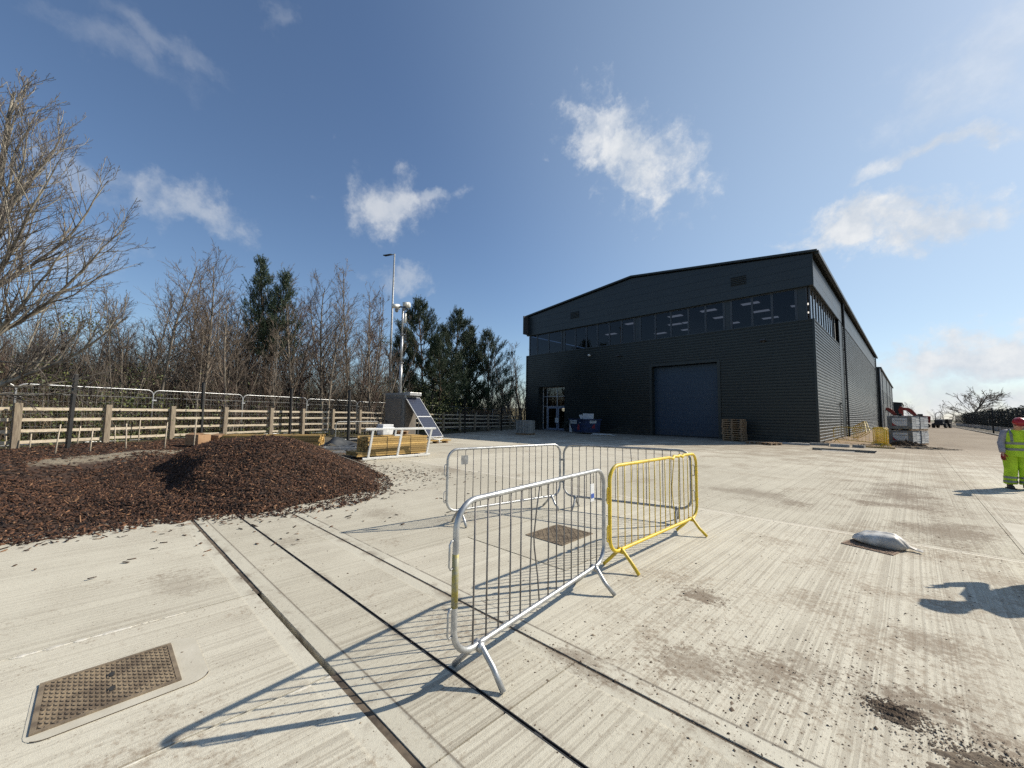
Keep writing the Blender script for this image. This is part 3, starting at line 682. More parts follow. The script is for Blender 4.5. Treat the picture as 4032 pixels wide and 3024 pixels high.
# ragged pale slurry left along two of the near joints
q = MB()
for x0, v0, v1 in ((-4.135, -1.6, .45), (-2.565, -2.2, .93)):
    vv_ = np.arange(v0, v1, .02); w_ = .010+.008*np.sin(vv_*31)*np.sin(vv_*12+1)+RNG.normal(0, .003, len(vv_)); w_ = np.maximum(w_*(.7+.6*np.sin(vv_*3.3+x0)), .0012)
    P = [(x0-w_[i]*.8, yv(x0, vv_[i]), .0035) for i in range(len(vv_))]+[(x0+w_[i]*.5, yv(x0, vv_[i]), .006) for i in range(len(vv_))]+[(x0+w_[i]*1.3, yv(x0, vv_[i]), .001) for i in range(len(vv_))]
    n = len(vv_); q.add(P, [(r*n+i, r*n+i+1, (r+1)*n+i+1, (r+1)*n+i) for r in (0, 1) for i in range(n-1)])
MT['slurry'] = mat('dried_slurry', (.60, .57, .50), (.46, .43, .36), 20, .9, 0, .6, 60)
tag(q.build('joint_slurry', 'slurry'), kind='structure')
# ------------------------------------------------------------------ warehouses
def profile_pts(z0, z1, pitch=.205, d=.042):
    pts = []; z = math.floor(z0/pitch)*pitch
    while z < z1+pitch:
        pts += [(z, 0), (z+.052, 0), (z+.058, d), (z+.165, d)]; z += pitch
    def at(zz):
        for (a, p), (b_, q) in zip(pts, pts[1:]):
            if a <= zz <= b_: return p+(q-p)*(zz-a)/max(b_-a, 1e-9)
        return 0
    return [(z0, at(z0))]+[p for p in pts if z0 < p[0] < z1]+[(z1, at(z1))]
def clad(mb, axis, plane, sgn, a0, a1, z0, z1):
    "profiled sheet; axis 'X' runs along x on plane y, axis 'Y' runs along y on plane x; sgn = outward direction"
    pp = profile_pts(z0, z1); vs = []
    for a in (a0, a1):
        for z, o in pp: vs.append((a, plane+sgn*o, z) if axis == 'X' else (plane+sgn*o, a, z))
    n = len(pp); mb.add(vs, [(i, i+1, n+i+1, n+i) for i in range(n-1)])
def roof_z(x): return 13.62-(abs(x+16.6)*(13.62-12.2)/12.6)
wh = thing('warehouse', 'large anthracite warehouse with band of upper windows, big roller door and low gable', 'warehouse', (0, 0, 0))
XL, XR, YF, YB = -29.2, -4.13, 30.85, 92.0
w = MB()
for a0, a1, z0, z1 in ((XL, -27.5, 0, 7.88), (-27.5, -24.0, 4.45, 7.88), (-24.0, -15.05, 0, 7.88), (-15.05, -9.75, 5.75, 7.88), (-9.75, XR, 0, 7.88)): clad(w, 'X', YF, -1, a0, a1, z0, z1)
w.build('front_cladding', 'clad', wh)
w = MB()
clad(w, 'Y', XR, 1, YF, 41.3, 0, 7.88); clad(w, 'Y', XR, 1, 41.3, 42.3, 2.75, 7.88); clad(w, 'Y', XR, 1, 42.3, 43.5, 0, 7.88)
clad(w, 'Y', XR, 1, 46.2, 91.4, 0, 10.15)
w.build('side_cladding', 'clad', wh)
w = MB(); clad(w, 'Y', XL, -1, YF, YB, 0, 7.88); clad(w, 'Y', XL, -1, 43, YB, 7.88, 12.1); w.build('far_side_cladding', 'clad', wh)
w = MB(); w.box((-16.6, YB, 6.1), (25, .2, 12.2)); w.build('rear_wall', 'panel', wh)
# interior: offices upstairs, dark lobby and hall below
i_ = MB()
i_.box((-16.65, 37, 7.55), (24.7, 12, .3)); i_.box((-16.65, 37, 10.32), (24.7, 11.9, .2)); i_.box((-16.65, 43, 9), (24.7, .15, 2.6)); i_.box((-12.9, 38, 9), (.12, 9, 2.5))
i_.build('office_interior', 'interior', wh)
i_ = MB(); i_.box((-16.65, 35.3, 3.8), (24.6, .1, 7.4)); i_.box((-23.6, 33.2, 3.8), (.1, 4.2, 7.4)); i_.box((-27.9, 33.2, 3.8), (.1, 4.2, 7.4)); i_.box((-25.7, 33.2, .01), (4.2, 4.2, .02)); i_.box((-25.7, 33.2, 4.7), (4.2, 4.2, .1)); i_.box((-29.0, 60, 11.2), (.1, 60, 2)); i_.box((-4.3, 68, 6), (.1, 46, 12))
i_.build('hall_interior', 'interior_dark', wh)
for lx in (-22.0, -18.0, -15.2, -13.9, -11.2, -8.2, -5.6):
    for ly in (33.2, 36.2, 39.2):
        if (lx, ly) in ((-18.0, 36.2), (-5.6, 33.2), (-22.0, 39.2), (-15.2, 33.2), (-22.0, 33.2)): continue
        q = MB(); q.box((lx, ly, 10.205), (1.15, .55, .03)); q.build('ceiling_light', 'lamp', wh)
# flat panel parapet, following the gable
w = MB(); zc = 10.15
while zc < 13.6:
    z1 = min(zc+.595, 13.55)
    xa, xb = XL+.03, -4.06
    def clipx(z):
        k = (13.55-z)/(13.62-12.2)*12.6
        return max(xa, -16.6-k), min(xb, -16.6+k)
    l0, r0 = clipx(zc); l1, r1 = clipx(z1-.012)
    poly = [(l0, zc), (r0, zc)]
    if r1 < xb and r0 == xb: poly.append((xb, min(z1-.012, roof_z(xb)-.06)))
    poly.append((r1, z1-.012)); poly.append((l1, z1-.012))
    if l1 > xa and l0 == xa: poly.append((xa, min(z1-.012, roof_z(xa)-.06)))
    if poly[1][0]-poly[0][0] > .3: w.prism(poly, .09, (0, 30.72, 0), 'Y')
    zc += .595
w.build('gable_panels', 'panel', wh)
w = MB(); w.prism([(XL+.06, 10.17), (-4.1, 10.17), (-4.1, 12.08), (-16.6, 13.45), (XL+.06, 12.08)], .1, (0, 30.83, 0), 'Y'); w.build('gable_backing', 'trim', wh)
w = MB()
for k, zc in enumerate((10.15, 10.745, 11.34)):
    for y0, y1 in ((30.82, 39.9), (39.915, 45.4), (46.2, 53.6), (53.615, 61.4), (61.415, 69.2), (69.215, 77), (77.015, 84.6), (84.615, 91.4)): w.box((-4.09, (y0+y1)/2, zc+.29), (.07, y1-y0, .583))
w.box((-4.11, 44.55, 5.05), (.05, 2.05, 10.1)); w.box((-4.11, 91.85, 6), (.06, .9, 12))
w.build('side_panels', 'panel', wh)
w = MB()   # corner trims, sills, soffit
w.box((-4.12, 30.835, 3.94), (.13, .13, 7.88), None); w.box((XL, 30.835, 3.94), (.13, .13, 7.88))
w.box((-16.65, 30.90, 7.915), (25.2, .25, .06)); w.box((-4.2, 36.9, 7.915), (.26, 12.0, .06))
w.box((-16.63, 30.87, 10.13), (25.1, .3, .035)); w.box((-4.18, 37.1, 10.13), (.22, 12.2, .035))
w.box((-4.05, 30.76, 11.15), (.075, .09, 2.05))
w.build('trims', 'trim', wh)
rf = MB()
for sx in (-1, 1):
    x0, x1 = -16.6, -16.6+sx*12.85
    z0, z1 = 13.62, roof_z(x1)
    rf.add([(x0, 30.5, z0), (x1, 30.5, z1), (x1, 92.4, z1), (x0, 92.4, z0), (x0, 30.5, z0+.14), (x1, 30.5, z1+.14), (x1, 92.4, z1+.14), (x0, 92.4, z0+.14)], [(0, 1, 2, 3), (4, 5, 6, 7), (0, 1, 5, 4), (1, 2, 6, 5), (2, 3, 7, 6)])
roof = rf.build('roof', 'trim', wh)
q = MB(); q.box((-3.78, 61.6, 12.17), (.2, 61.8, .22)); q.build('gutter', 'trim', roof)
for py in (45.85, 91.1):
    q = MB(); q.tube([(-3.95, py, 12.1), (-3.95, py, .05)], .075, 8)
    for z in (1.2, 3.4, 5.6, 7.8, 10): q.box((-4.0, py, z), (.14, .22, .06))
    q.build('downpipe', 'black_post', wh)
def win(parent, axis, plane, a0, a1, z0, z1, solid=False, fm='win_frame', sgn=-1, fw_=.06):
    f = MB(); d = .09
    def bx(mb, a, b_, za, zb, dd, off=0):
        c = ((a+b_)/2, plane+off, (za+zb)/2); s = (b_-a, dd, zb-za)
        if axis == 'Y': c = (c[1], c[0], c[2]); s = (s[1], s[0], s[2])
        mb.box(c, s)
    bx(f, a0, a1, z0, z0+fw_, d); bx(f, a0, a1, z1-fw_, z1, d); bx(f, a0, a0+fw_, z0+fw_, z1-fw_, d); bx(f, a1-fw_, a1, z0+fw_, z1-fw_, d)
    fo = f.build('window', fm, parent)
    g = MB(); bx(g, a0+fw_-.005, a1-fw_+.005, z0+fw_-.005, z1-fw_+.005, .012)
    if solid: g.build('blank_panel', 'panel', fo)
    else: g.build('pane', 'glass', fo)
    return fo
WX = [-28.95, -27.83, -26.23, -24.53, -24.14, -22.81, -21.52, -20.29, -19.01, -17.76, -16.56, -15.99, -14.64, -13.33, -11.94, -10.67, -9.38, -8.89, -7.55, -6.36, -5.01, -4.42]
for a, b_ in zip(WX, WX[1:]): win(wh, 'X', 31.0, a+.004, b_-.004, 7.95, 10.11, solid=(b_-a < .7))
SY = np.linspace(31.12, 42.6, 11)
for k, (a, b_) in enumerate(zip(SY, SY[1:])): win(wh, 'Y', -4.32, a+.004, b_-.004, 7.95, 10.11)
for a, b_ in zip(np.linspace(31.1, 42.9, 8), np.linspace(31.1, 42.9, 8)[1:]): win(wh, 'Y', -29.1, a+.004, b_-.004, 7.95, 10.11)
# roller door
rd = MB()
for k in range(11): rd.box((-12.4, 31.36, .26+k*.512), (5.3, .05, .506))
rdo = rd.build('roller_door', 'shutter', wh)
q = MB(); q.box((-15.02, 31.06, 2.87), (.12, .6, 5.74)); q.box((-9.78, 31.06, 2.87), (.12, .6, 5.74)); q.box((-12.4, 31.06, 5.73), (5.36, .6, .12))
q.box((-15.02, 30.775, 2.87), (.2, .05, 5.76)); q.box((-9.78, 30.775, 2.87), (.2, .05, 5.76)); q.box((-12.4, 30.775, 5.74), (5.04, .05, .16)); q.build('door_surround', 'trim', rdo)
q = MB(); q.box((-12.4, 31.34, .05), (5.2, .08, .1)); q.build('rubber_seal', 'black_rubber', rdo)
# glazed entrance
en = MB(); fr = .05
for x in (-27.4, -26.86, -25.5, -24.06): en.box((x, 31.55, 3.42 if x == -25.5 else 2.21), (fr, .08, 1.98 if x == -25.5 else 4.4))
for z, x0, x1 in ((4.4, -27.4, -24.06), (3.47, -27.4, -24.06), (2.45, -27.4, -24.06), (.04, -27.4, -26.86)): en.box(((x0+x1)/2, 31.55, z), (x1-x0-.052, .075, fr))
eno = en.build('entrance_screen', 'screen_frame', wh)
q = MB()
for x0, x1, z0, z1 in ((-27.37, -26.89, .07, 2.42), (-27.37, -26.89, 2.48, 3.44), (-27.37, -26.89, 3.5, 4.37), (-26.83, -25.53, 2.48, 3.44), (-25.47, -24.09, 2.48, 3.44), (-26.83, -25.53, 3.5, 4.37), (-25.47, -24.09, 3.5, 4.37)): q.box(((x0+x1)/2, 31.555, (z0+z1)/2), (x1-x0, .012, z1-z0))
q.build('screen_glass', 'door_glass', eno)
q = MB(); q.box((-27.47, 31.2, 2.22), (.06, .7, 4.45)); q.box((-24.0, 31.2, 2.22), (.06, .7, 4.45)); q.box((-25.73, 31.2, 4.46), (3.4, .7, .05)); q.build('entrance_reveal', 'trim', eno)
for k, (x0, x1) in enumerate(((-26.8, -25.48), (-25.42, -24.12))):
    d = MB(); d.box((x0+.07, 31.55, 1.2), (.14, .06, 2.36)); d.box((x1-.07, 31.55, 1.2), (.14, .06, 2.36)); d.box(((x0+x1)/2, 31.55, 2.31), (x1-x0-.28, .06, .14)); d.box(((x0+x1)/2, 31.55, .11), (x1-x0-.28, .06, .2))
    do = d.build('entrance_door', 'door_frame', wh)
    q = MB(); q.box(((x0+x1)/2, 31.555, 1.22), (x1-x0-.28, .012, 2.02)); q.build('door_pane', 'door_glass', do)
    q = MB(); hx = x1-.1 if k == 0 else x0+.1; q.tube([(hx, 31.5, .85), (hx, 31.44, .85), (hx, 31.44, 1.5), (hx, 31.5, 1.5)], .016, 8); q.build('handle', 'galv', do)
q = MB(); q.lathe([(0.001, .2), (.1, .17), (.16, .05), (.16, -.05), (.1, -.17), (.001, -.2)], 14, (-26.15, 33.4, 2.15)); q.build('lobby_light', 'lobby_lamp', wh)
q = MB(); q.box((-25.45, 31.42, 1.02), (.42, .06, .5)); q.build('door_notice', 'label_white', wh)
# side door, vents, small fittings
q = MB(); q.box((-4.16, 41.8, 1.37), (.06, .98, 2.72)); q.build('side_door', 'dark_plastic', wh)
q = MB(); q.box((-4.0, 41.8, 2.82), (.16, 1.1, .05)); q.build('door_hood', 'trim', wh)
for x in (-22.7, -8.3):
    q = MB(); q.box((x, 30.70, 11.36), (1.0, .03, .66)); vo_ = q.build('vent', 'black_post', wh)
    q = MB()
    for k in range(5): q.box((x, 30.665, 11.1+k*.13), (.96, .05, .055), (R(-35), 0, 0))
    q.build('louvres', 'trim', vo_)
q = MB(); q.box((-21, 30.75, 7.2), (.16, .1, .12)); q.lathe([(.001, .12), (.09, .10), (.11, 0), (.08, -.08), (.001, -.1)], 12, (-21, 30.62, 7.2)); q.build('security_camera', 'cam_white', wh)
for x in (-17.9, -6.9):
    q = MB(); q.box((x, 30.65, 6.85), (.32, .3, .09), (R(-12), 0, 0)); q.box((x, 30.77, 6.8), (.1, .08, .16)); q.build('floodlight', 'steel_dark', wh)

def far_shed(name, label, x0, x1, y0, y1, zt, light_cols):
    t = thing(name, label, 'warehouse', (x1, y0, 0))
    a = MB(); a.box(((x0-x1)/2, (y1-y0)/2, zt/2-.1), (x1-x0-.3, y1-y0-.3, zt-.2)); a.build('core', 'trim', t)
    a = MB(); clad(a, 'X', 0, -1, x0-x1, 0, 0, zt*.66); a.box(((x0-x1)/2, -.03, zt*.83), (x1-x0, .06, zt*.34-.02)); a.build('front_cladding', 'clad', t)
    a = MB(); clad(a, 'Y', 0, 1, 0, y1-y0, 0, zt*.66); a.build('side_cladding', 'clad', t)
    a = MB(); a.box((.02, (y1-y0)/2, zt*.83), (.06, y1-y0, zt*.34-.02)); a.build('side_panels', 'panel', t)
    a = MB(); a.prism([(x0-x1-.3, 0), (.35, 0), (.35, .18), ((x0-x1)/2, 1.5), (x0-x1-.3, .18)], y1-y0+.6, (0, -.3, zt), 'Y'); a.build('roof', 'trim', t)
    for f in light_cols:
        a = MB(); a.box((.09, (y1-y0)*f, zt/2), (.14, .9, zt-.1)); a.build('cladding_post', 'galv_dull', t)
    a = MB(); a.box((.06, (y1-y0)*.08+1, 2.2), (.1, 3.2, 4.4)); a.build('side_door', 'black_post', t)
    return t
far_shed('warehouse', 'lower dark grey shed in line behind the large warehouse, part hidden by its corner', -30, -3.85, 98, 165, 10.9, (.0, .12, .4, .65, .9))
far_shed('warehouse', 'smallest and farthest dark shed beyond the red excavators', -26, -2.35, 186, 235, 7.0, (.02,))

# ------------------------------------------------------------------ crowd control barriers
def barrier(name, label, a, b_, mt, bends={}, group='crowd barriers round the middle manhole cover', hook_end=-1, top=1.09, bot=.21, nb=15, leg_m=None, dent=False, hook_m=None):
    a = Vector((*a, 0)); b_ = Vector((*b_, 0)); L_ = (b_-a).length; ang = math.atan2(b_.y-a.y, b_.x-a.x)
    t = thing(name, label, 'barrier', (a+b_)/2, ang, group)
    r = .019; ol = rrect(-L_/2, L_/2, bot, top, .16, 8)
    pts = [(x, 0, z) for x, z in ol]
    if dent:
        top_i = [i for i, p in enumerate(pts) if p[2] > top-.001]
        extra = []
        for k, (dx, dz) in enumerate(((.62, 0), (.55, -.015), (.50, .004), (.44, -.006), (.36, .004), (.30, -.022), (.24, -.004), (.16, 0))):
            extra.append((L_/2*dx*1.05, .008*(-1)**k, top+dz))
        j = max(i for i, p in enumerate(pts) if p[0] > 0 and p[2] > top-.001)+1
        pts = pts[:j]+extra+pts[j:]
    f = MB(); f.tube(pts, r, 12, True); f.build('frame', mt, t, True)
    base = None; bar_m = 'bar_steel' if mt.startswith('galv') else mt
    for k in range(nb):
        x = -L_/2+.16+(L_-.32)*(k+.0)/(nb-1)*1.0
        bm_ = MB()
        if k in bends:
            bd = bends[k]; P = [(0, 0, bot), (bd*.25, .01, bot+.2), (bd*.9, .02, bot+.42), (bd, .02, bot+.5), (bd*.6, .01, bot+.7), (0, 0, top)]
            bm_.tube(P, .0062, 6); bm_.build('bar', bar_m, t, True, loc=(x, 0, 0))
        elif base is None:
            bm_.tube([(0, 0, bot), (0, 0, top)], .0062, 6); base = bm_.build('bar', bar_m, t, True, loc=(x, 0, 0))
        else:
            c = base.copy(); COL.objects.link(c); c.parent = t; c.location = (x, 0, 0)
    for sx in (-1, 1):
        for sy in (-1, 1):
            x = sx*(L_/2-.21); q = MB()
            q.tube([(x, 0, bot+.012), (x+.004, sy*.02, bot-.005), (x+.015*sx*sy, sy*.11, bot*.5), (x, sy*.205, .012)], .018, 10); q.box((x, sy*.02, bot-.01), (.05, .03, .045)); q.build('leg', leg_m or mt, t, True)
    for z in (.42, .80):
        q = MB(); x = hook_end*L_/2; s_ = hook_end
        q.tube([(x, 0, z+.075), (x+s_*.035, 0, z+.08), (x+s_*.048, 0, z+.062), (x+s_*.05, 0, z-.062), (x+s_*.038, 0, z-.08), (x+s_*.018, 0, z-.074)], .0062, 8); q.build('hook', hook_m or mt, t, True)
        q = MB(); x = -hook_end*L_/2; q.box((x-hook_end*.03, 0, z+.02), (.05, .006, .03)); q.build('eye_plate', mt, t)
    return t, L_
t, L_ = barrier('crowd_barrier', 'nearest galvanised barrier with two bent bars and yellow wear on its end', (-1.9, 1.42), (-2.16, 3.40), 'galv', {5: .035, 6: -.05})
q = MB(); q.tube([(-L_/2, 0, .50), (-L_/2, 0, .80)], .0203, 12); q.build('yellow_patch', 'yellow_worn', t, True)
q = MB(); q.box((L_/2-.27, -.012, .9), (.07, .004, .16)); tg = q.build('tag', 'label_white', t)
q = MB(); q.box((L_/2-.27, -.0155, .87), (.055, .003, .04)); q.build('tag_stripe', mat('blue_tag_stripe', (.03, .09, .4)), tg)
t, L_ = barrier('crowd_barrier', 'yellow painted barrier with a dented top rail', (-2.21, 3.59), (-2.2, 5.87), 'yellow', {9: .03, 10: -.04, 11: .03}, dent=True)
t, L_ = barrier('crowd_barrier', 'galvanised barrier with small blank plate, on the side towards the timber stack', (-4.71, 3.34), (-4.41, 5.54), 'galv', {12: .015})
q = MB(); q.box((-L_/2+.27, -.014, .93), (.115, .004, .13)); q.build('plate', 'galv_dull', t)
barrier('crowd_barrier', 'rear galvanised barrier, seen through the yellow one and set towards the building', (-4.34, 5.56), (-2.4, 6.2), 'galv_dull', {8: .02}, hook_end=1)
barrier('crowd_barrier', 'grey barrier standing alone between the fence and the banded timber stack', (-19.4, 7.2), (-19.9, 9.6), 'galv_dull', group='barriers standing elsewhere on site', top=1.12, bot=.25)
G2 = 'yellow barriers by the warehouse corner'
barrier('crowd_barrier', 'long yellow barrier across the corner of the large warehouse', (-3.75, 34.2), (-1.05, 31.4), 'yellow', group=G2, top=1.05)
for k, lb in enumerate(('nearest of the yellow barriers nested edge-on beside the paving packs', 'middle of the yellow barriers nested edge-on beside the paving packs', 'farthest of the yellow barriers nested edge-on beside the paving packs')):
    barrier('crowd_barrier', lb, (-1.15+.07*k, 31.3+.18*k), (-1.75+.07*k, 33.5+.18*k), 'yellow', group=G2)
for k, lb in enumerate(('front one of the yellow barriers leaning on the warehouse side wall', 'rear one of the yellow barriers leaning on the warehouse side wall')):
    t, L_ = barrier('crowd_barrier', lb, (-3.3, 36.2), (-3.0, 38.2), 'yellow', group=G2)
    t.rotation_euler = (R(52), R(-24), R(96+4*k)); t.location = (-3.35+.12*k, 39.6+.3*k, .42)

# ------------------------------------------------------------------ post and rail fence
FPTS = [(-14.6, -6.2), (-15.9, -4.0), (-17.30, -2.15), (-18.65, -.45), (-19.75, 1.25), (-20.55, 3.0), (-21.35, 4.9), (-22.0, 6.5), (-22.35, 8.1), (-22.75, 9.8), (-23.2, 11.6), (-23.7, 13.4), (-24.2, 15.2), (-24.8, 17.1), (-25.4, 19.1), (-26.1, 21.2), (-26.9, 23.4), (-27.8, 25.7), (-28.8, 28.0), (-29.9, 30.4)]
fn = thing('post_and_rail_fence', 'weathered wooden post and rail fence of four rails running beside the trees', 'fence')
FZ = [float(land(np.array([x]), np.array([y]))[0]) for x, y in FPTS]
ZF = [.46 if y < 10 else .46-.012*(y-10) for x, y in FPTS]
for (x, y), z in zip(FPTS, ZF):
    q = MB(); a_ = RNG.uniform(-.08, .08)
    q.box((0, 0, .55), (.125, .15, 1.4)); q.build('post', 'post_wood', fn, bevel=.008, loc=(x, y, z+.02), rot=(RNG.uniform(-.015, .015), RNG.uniform(-.015, .015), R(20)+a_))
for (p, z0), (q_, z1) in zip(zip(FPTS, ZF), zip(FPTS[1:], ZF[1:])):
    d = Vector((q_[0]-p[0], q_[1]-p[1], 0)).normalized(); nrm_ = Vector((d.y, -d.x, 0))*-.09
    for h in (.17, .48, .80, 1.11):
        j = RNG.uniform(-.012, .012, 2); q = MB()
        q.bar(Vector((*p, z0+h+j[0]))+nrm_, Vector((*q_, z1+h+j[1]))+nrm_, .036, .085); q.build('rail', 'rail_wood', fn)
# temporary mesh panels standing behind it
hz = [(-15.4, -8.6), (-16.7, -5.35), (-17.95, -2.1), (-19.4, .95), (-20.85, 4.1), (-22.2, 7.25), (-23.35, 10.5), (-24.3, 13.8), (-25.2, 17.1), (-26.3, 20.4), (-27.6, 23.6), (-29.0, 26.8), (-30.4, 30)]
hz = [(x-.85, y-.3) for x, y in hz]
def heras_panel(L_):
    t = thing('mesh_fence_panel', 'x', 'fence panel', group='temporary mesh fence panels behind the post and rail fence')
    f = MB(); f.tube([(-L_/2, 0, 0), (-L_/2, 0, 1.8)]+[(-L_/2+.2-.2*math.cos(R(a)), 0, 1.8+.2*math.sin(R(a))) for a in (22, 45, 67, 90)]+[(L_/2-.2+.2*math.sin(R(a)), 0, 1.8+.2*math.cos(R(a))) for a in (0, 22, 45, 67, 90)]+[(L_/2, 0, 0)], .021, 8)
    f.tube([(-L_/2, 0, .15), (L_/2, 0, .15)], .018, 8); f.build('frame', 'galv', t, True)
    lines = []
    for k in range(1, 30):
        x = -L_/2+L_*k/30; lines.append((np.array([(x, 0, .15), (x, 0, 1.98)]), np.array([.0021, .0021])))
    for z in (.3, .5, .7, .9, 1.1, 1.3, 1.5, 1.7, 1.88): lines.append((np.array([(-L_/2, .006, z), (L_/2, .006, z)]), np.array([.0025, .0025])))
    for z in (1.25, 1.72): lines.append((np.array([(-L_/2, 0, z), (L_/2, 0, z)]), np.array([.006, .006])))
    link('wire_mesh', poly_tubes('wire_mesh', lines), 'galv_dull', t)
    for sx in (-1, 1):
        q = MB(); q.box((sx*L_/2, 0, .07), (.25, .6, .14)); q.build('foot_block', 'black_rubber', t, bevel=.02)
    q = MB(); q.box((L_/2+.04, 0, 1.62), (.14, .05, .05)); q.build('clamp', 'galv', t)
    return t
hp0 = heras_panel(3.42)
lbl = ['mesh fence panel farthest left, cut by the photo edge', 'mesh fence panel at the far left behind the first black steel post', 'mesh fence panel left of the second black steel post, under the low birch bough', 'mesh fence panel between the second and third black steel posts', 'mesh fence panel above the crest of the mulch heap', 'mesh fence panel directly left of the grey camera tower cabinet', 'mesh fence panel mostly hidden by the camera tower cabinet', 'shaded mesh fence panel just right of the solar panels', 'shaded mesh fence panel below the big dark pine', 'shaded mesh fence panel below the smallest pine', 'shaded mesh fence panel second from the warehouse', 'shaded mesh fence panel nearest the warehouse']
for k, (a, b_) in enumerate(zip(hz, hz[1:])):
    c = ((a[0]+b_[0])/2, (a[1]+b_[1])/2); ang = math.atan2(b_[1]-a[1], b_[0]-a[0]); z = .32-.012*max(0, c[1]-5)
    if k == 0: hp0.location = (*c, z); hp0.rotation_euler = (0, 0, ang); hp0['label'] = lbl[0]
    else: dup(hp0, (*c, z), ang, lbl[k])
# black steel posts for a new fence
def steel_post(x, y, z, h, label, group='black steel posts set along the bed'):
    t = thing('steel_post', label, 'post', (x, y, z), R(25), group)
    q = MB(); q.box((0, 0, h/2-.2), (.115, .075, h+.4)); q.build('shaft', 'black_post', t, bevel=.005, rot=(RNG.uniform(-.012, .012), RNG.uniform(-.012, .012), 0))
    q = MB(); q.box((0, 0, h+.006), (.125, .085, .014)); q.build('cap', 'black_post', t)
    q = MB()
    for zz in (.5, 1.2, 2.0): q.box((.02, -.044, min(zz, h-.2)), (.03, .012, .06))
    q.build('fixing_lugs', 'steel_dark', t)
for (x, y, z, h), lb in zip([(-16.51, -1.13, .14, 2.42), (-20.3, 2.2, .28, 2.45), (-21.4, 5.75, .26, 2.45), (-18.04, 7.26, .10, 2.5), (-24.6, 15.9, .18, 2.75), (-25.4, 19.6, .1, 2.6), (-27.6, 25.7, .08, 2.6)],
        ['black steel post standing in the bed at the far left', 'black steel post beside the two cardboard boxes', 'black steel post rising behind the crest of the mulch heap', 'black steel post between the grey barrier and the banded timber stack', 'dim black steel post just right of the solar panels', 'dim black steel post below the dark pines', 'dim black steel post nearest the warehouse entrance']):
    steel_post(x, y, z, h, lb)
# planting stakes
stk = [(-17.1, -1.86, .42), (-15.6, -1.27, .75), (-17.4, -1.0, .55), (-15.3, -.64, .60), (-17.6, -.22, .55), (-15.6, .04, .72), (-19.0, .34, .9), (-16.0, .88, .8), (-15.8, 1.55, .95), (-17.9, -2.37, .6), (-16.4, -3.0, .6)]
lab = ['short stake in the bed beside the leftmost fence post', 'stake left of the leftmost black steel post, second in from the frame', 'stake close behind the first black steel post', 'stake just right of the first black steel post', 'stake in the bed between the second and third fence posts, further back', 'taller stake in the bed left of the second fence post', 'slim stake leaning against the third fence post', 'stake half way between the second and third fence posts', 'tall thin stake left of the cardboard boxes', 'stake nearest the left photo edge by the fence', 'stake just inside the left photo edge']
for (x, y, h), lb in zip(stk, lab):
    z = float(land(np.array([x]), np.array([y]))[0]); q = MB(); dx, dy = RNG.uniform(-.05, .05, 2)
    q.tube([(0, 0, -.1), (dx*.5, dy*.5, h*.5), (dx, dy, h)], [.017, .016, .013], 6)
    tag(q.build('planting_stake', 'rail_wood', None, True, loc=(x, y, z)), lb, 'stake', 'wooden planting stakes in the bed')
# ------------------------------------------------------------------ manhole covers
MT['iron'] = mat('muddy_cast_iron', (.25, .195, .13), (.12, .09, .062), 7, .85, .05, .8, 50)
MT['iron_red'] = mat('rusty_cast_iron', (.25, .165, .11), (.17, .11, .075), 10, .75, .1, .5, 60)
MT['mortar'] = mat('smooth_mortar', (.52, .485, .40), (.44, .405, .325), 3, .85, 0, .3, 60)
def cover(label, cx, cy, sx, sy, rot, m, nx, ny, collar=None, holes=True):
    t = thing('manhole_cover', label, 'manhole cover', (cx, cy, 0), rot)
    if collar:
        q = MB(); o_ = rrect(*collar, .09, 6); q.prism(o_, .012, (0, 0, -.0100), 'Z'); q.build('mortar_collar', 'mortar', t)
        cp = [(x, y, .0045) for x, y in rrect(*collar, .09, 6)]; q = MB(); q.tube(cp[10:20], .0022, 5); q.build('collar_edge', 'soil', t)
    q = MB()
    for s in (-1, 1): q.box((s*(sx/2+.012), 0, .002), (.022, sy+.046, .016)); q.box((0, s*(sy/2+.012), .002), (sx, .022, .016))
    q.build('frame', m, t)
    q = MB(); q.box((0, 0, -.001), (sx, sy, .014)); pl = q.build('plate', m, t)
    q = MB()
    for i in range(nx):
        for j in range(ny):
            x = (i+.5)/nx*sx-sx/2; y = (j+.5)/ny*sy-sy/2
            a = 45 if (i+j) % 2 else -45
            q.box((x, y, .0085), (min(sx/nx, sy/ny)*.95, min(sx/nx, sy/ny)*.30, .0045), (0, 0, R(a)))
    q.build('tread', m, t)
    if holes:
        q = MB()
        for x in (-.09, .09): q.box((x*sx/.5, 0, .0095), (.045, .018, .007)); q.box((x*sx/.5, 0, .010), (.02, .03, .007))
        q.build('lifting_hole', 'black_rubber', t)
cover('large muddy cast iron cover in the pale slab at the lower left', -3.385, .035, .48, .535, R(2), 'iron', 22, 24, (-.29, .345, -.31, .42))
cover('muddy cast iron cover ringed by the four crowd barriers', -3.41, 4.28, .56, .66, R(2), 'iron', 13, 15, None, False)
cover('rusty iron cover half under the white sandbag', -.42, 6.88, .46, .40, R(-14), 'iron_red', 11, 9, None, False)
cover('iron cover in a slab frame at the right photo edge', 1.42, 9.0, .6, .9, 0, 'steel_dark', 12, 16, (-.5, .5, -1.1, 1.1), False)

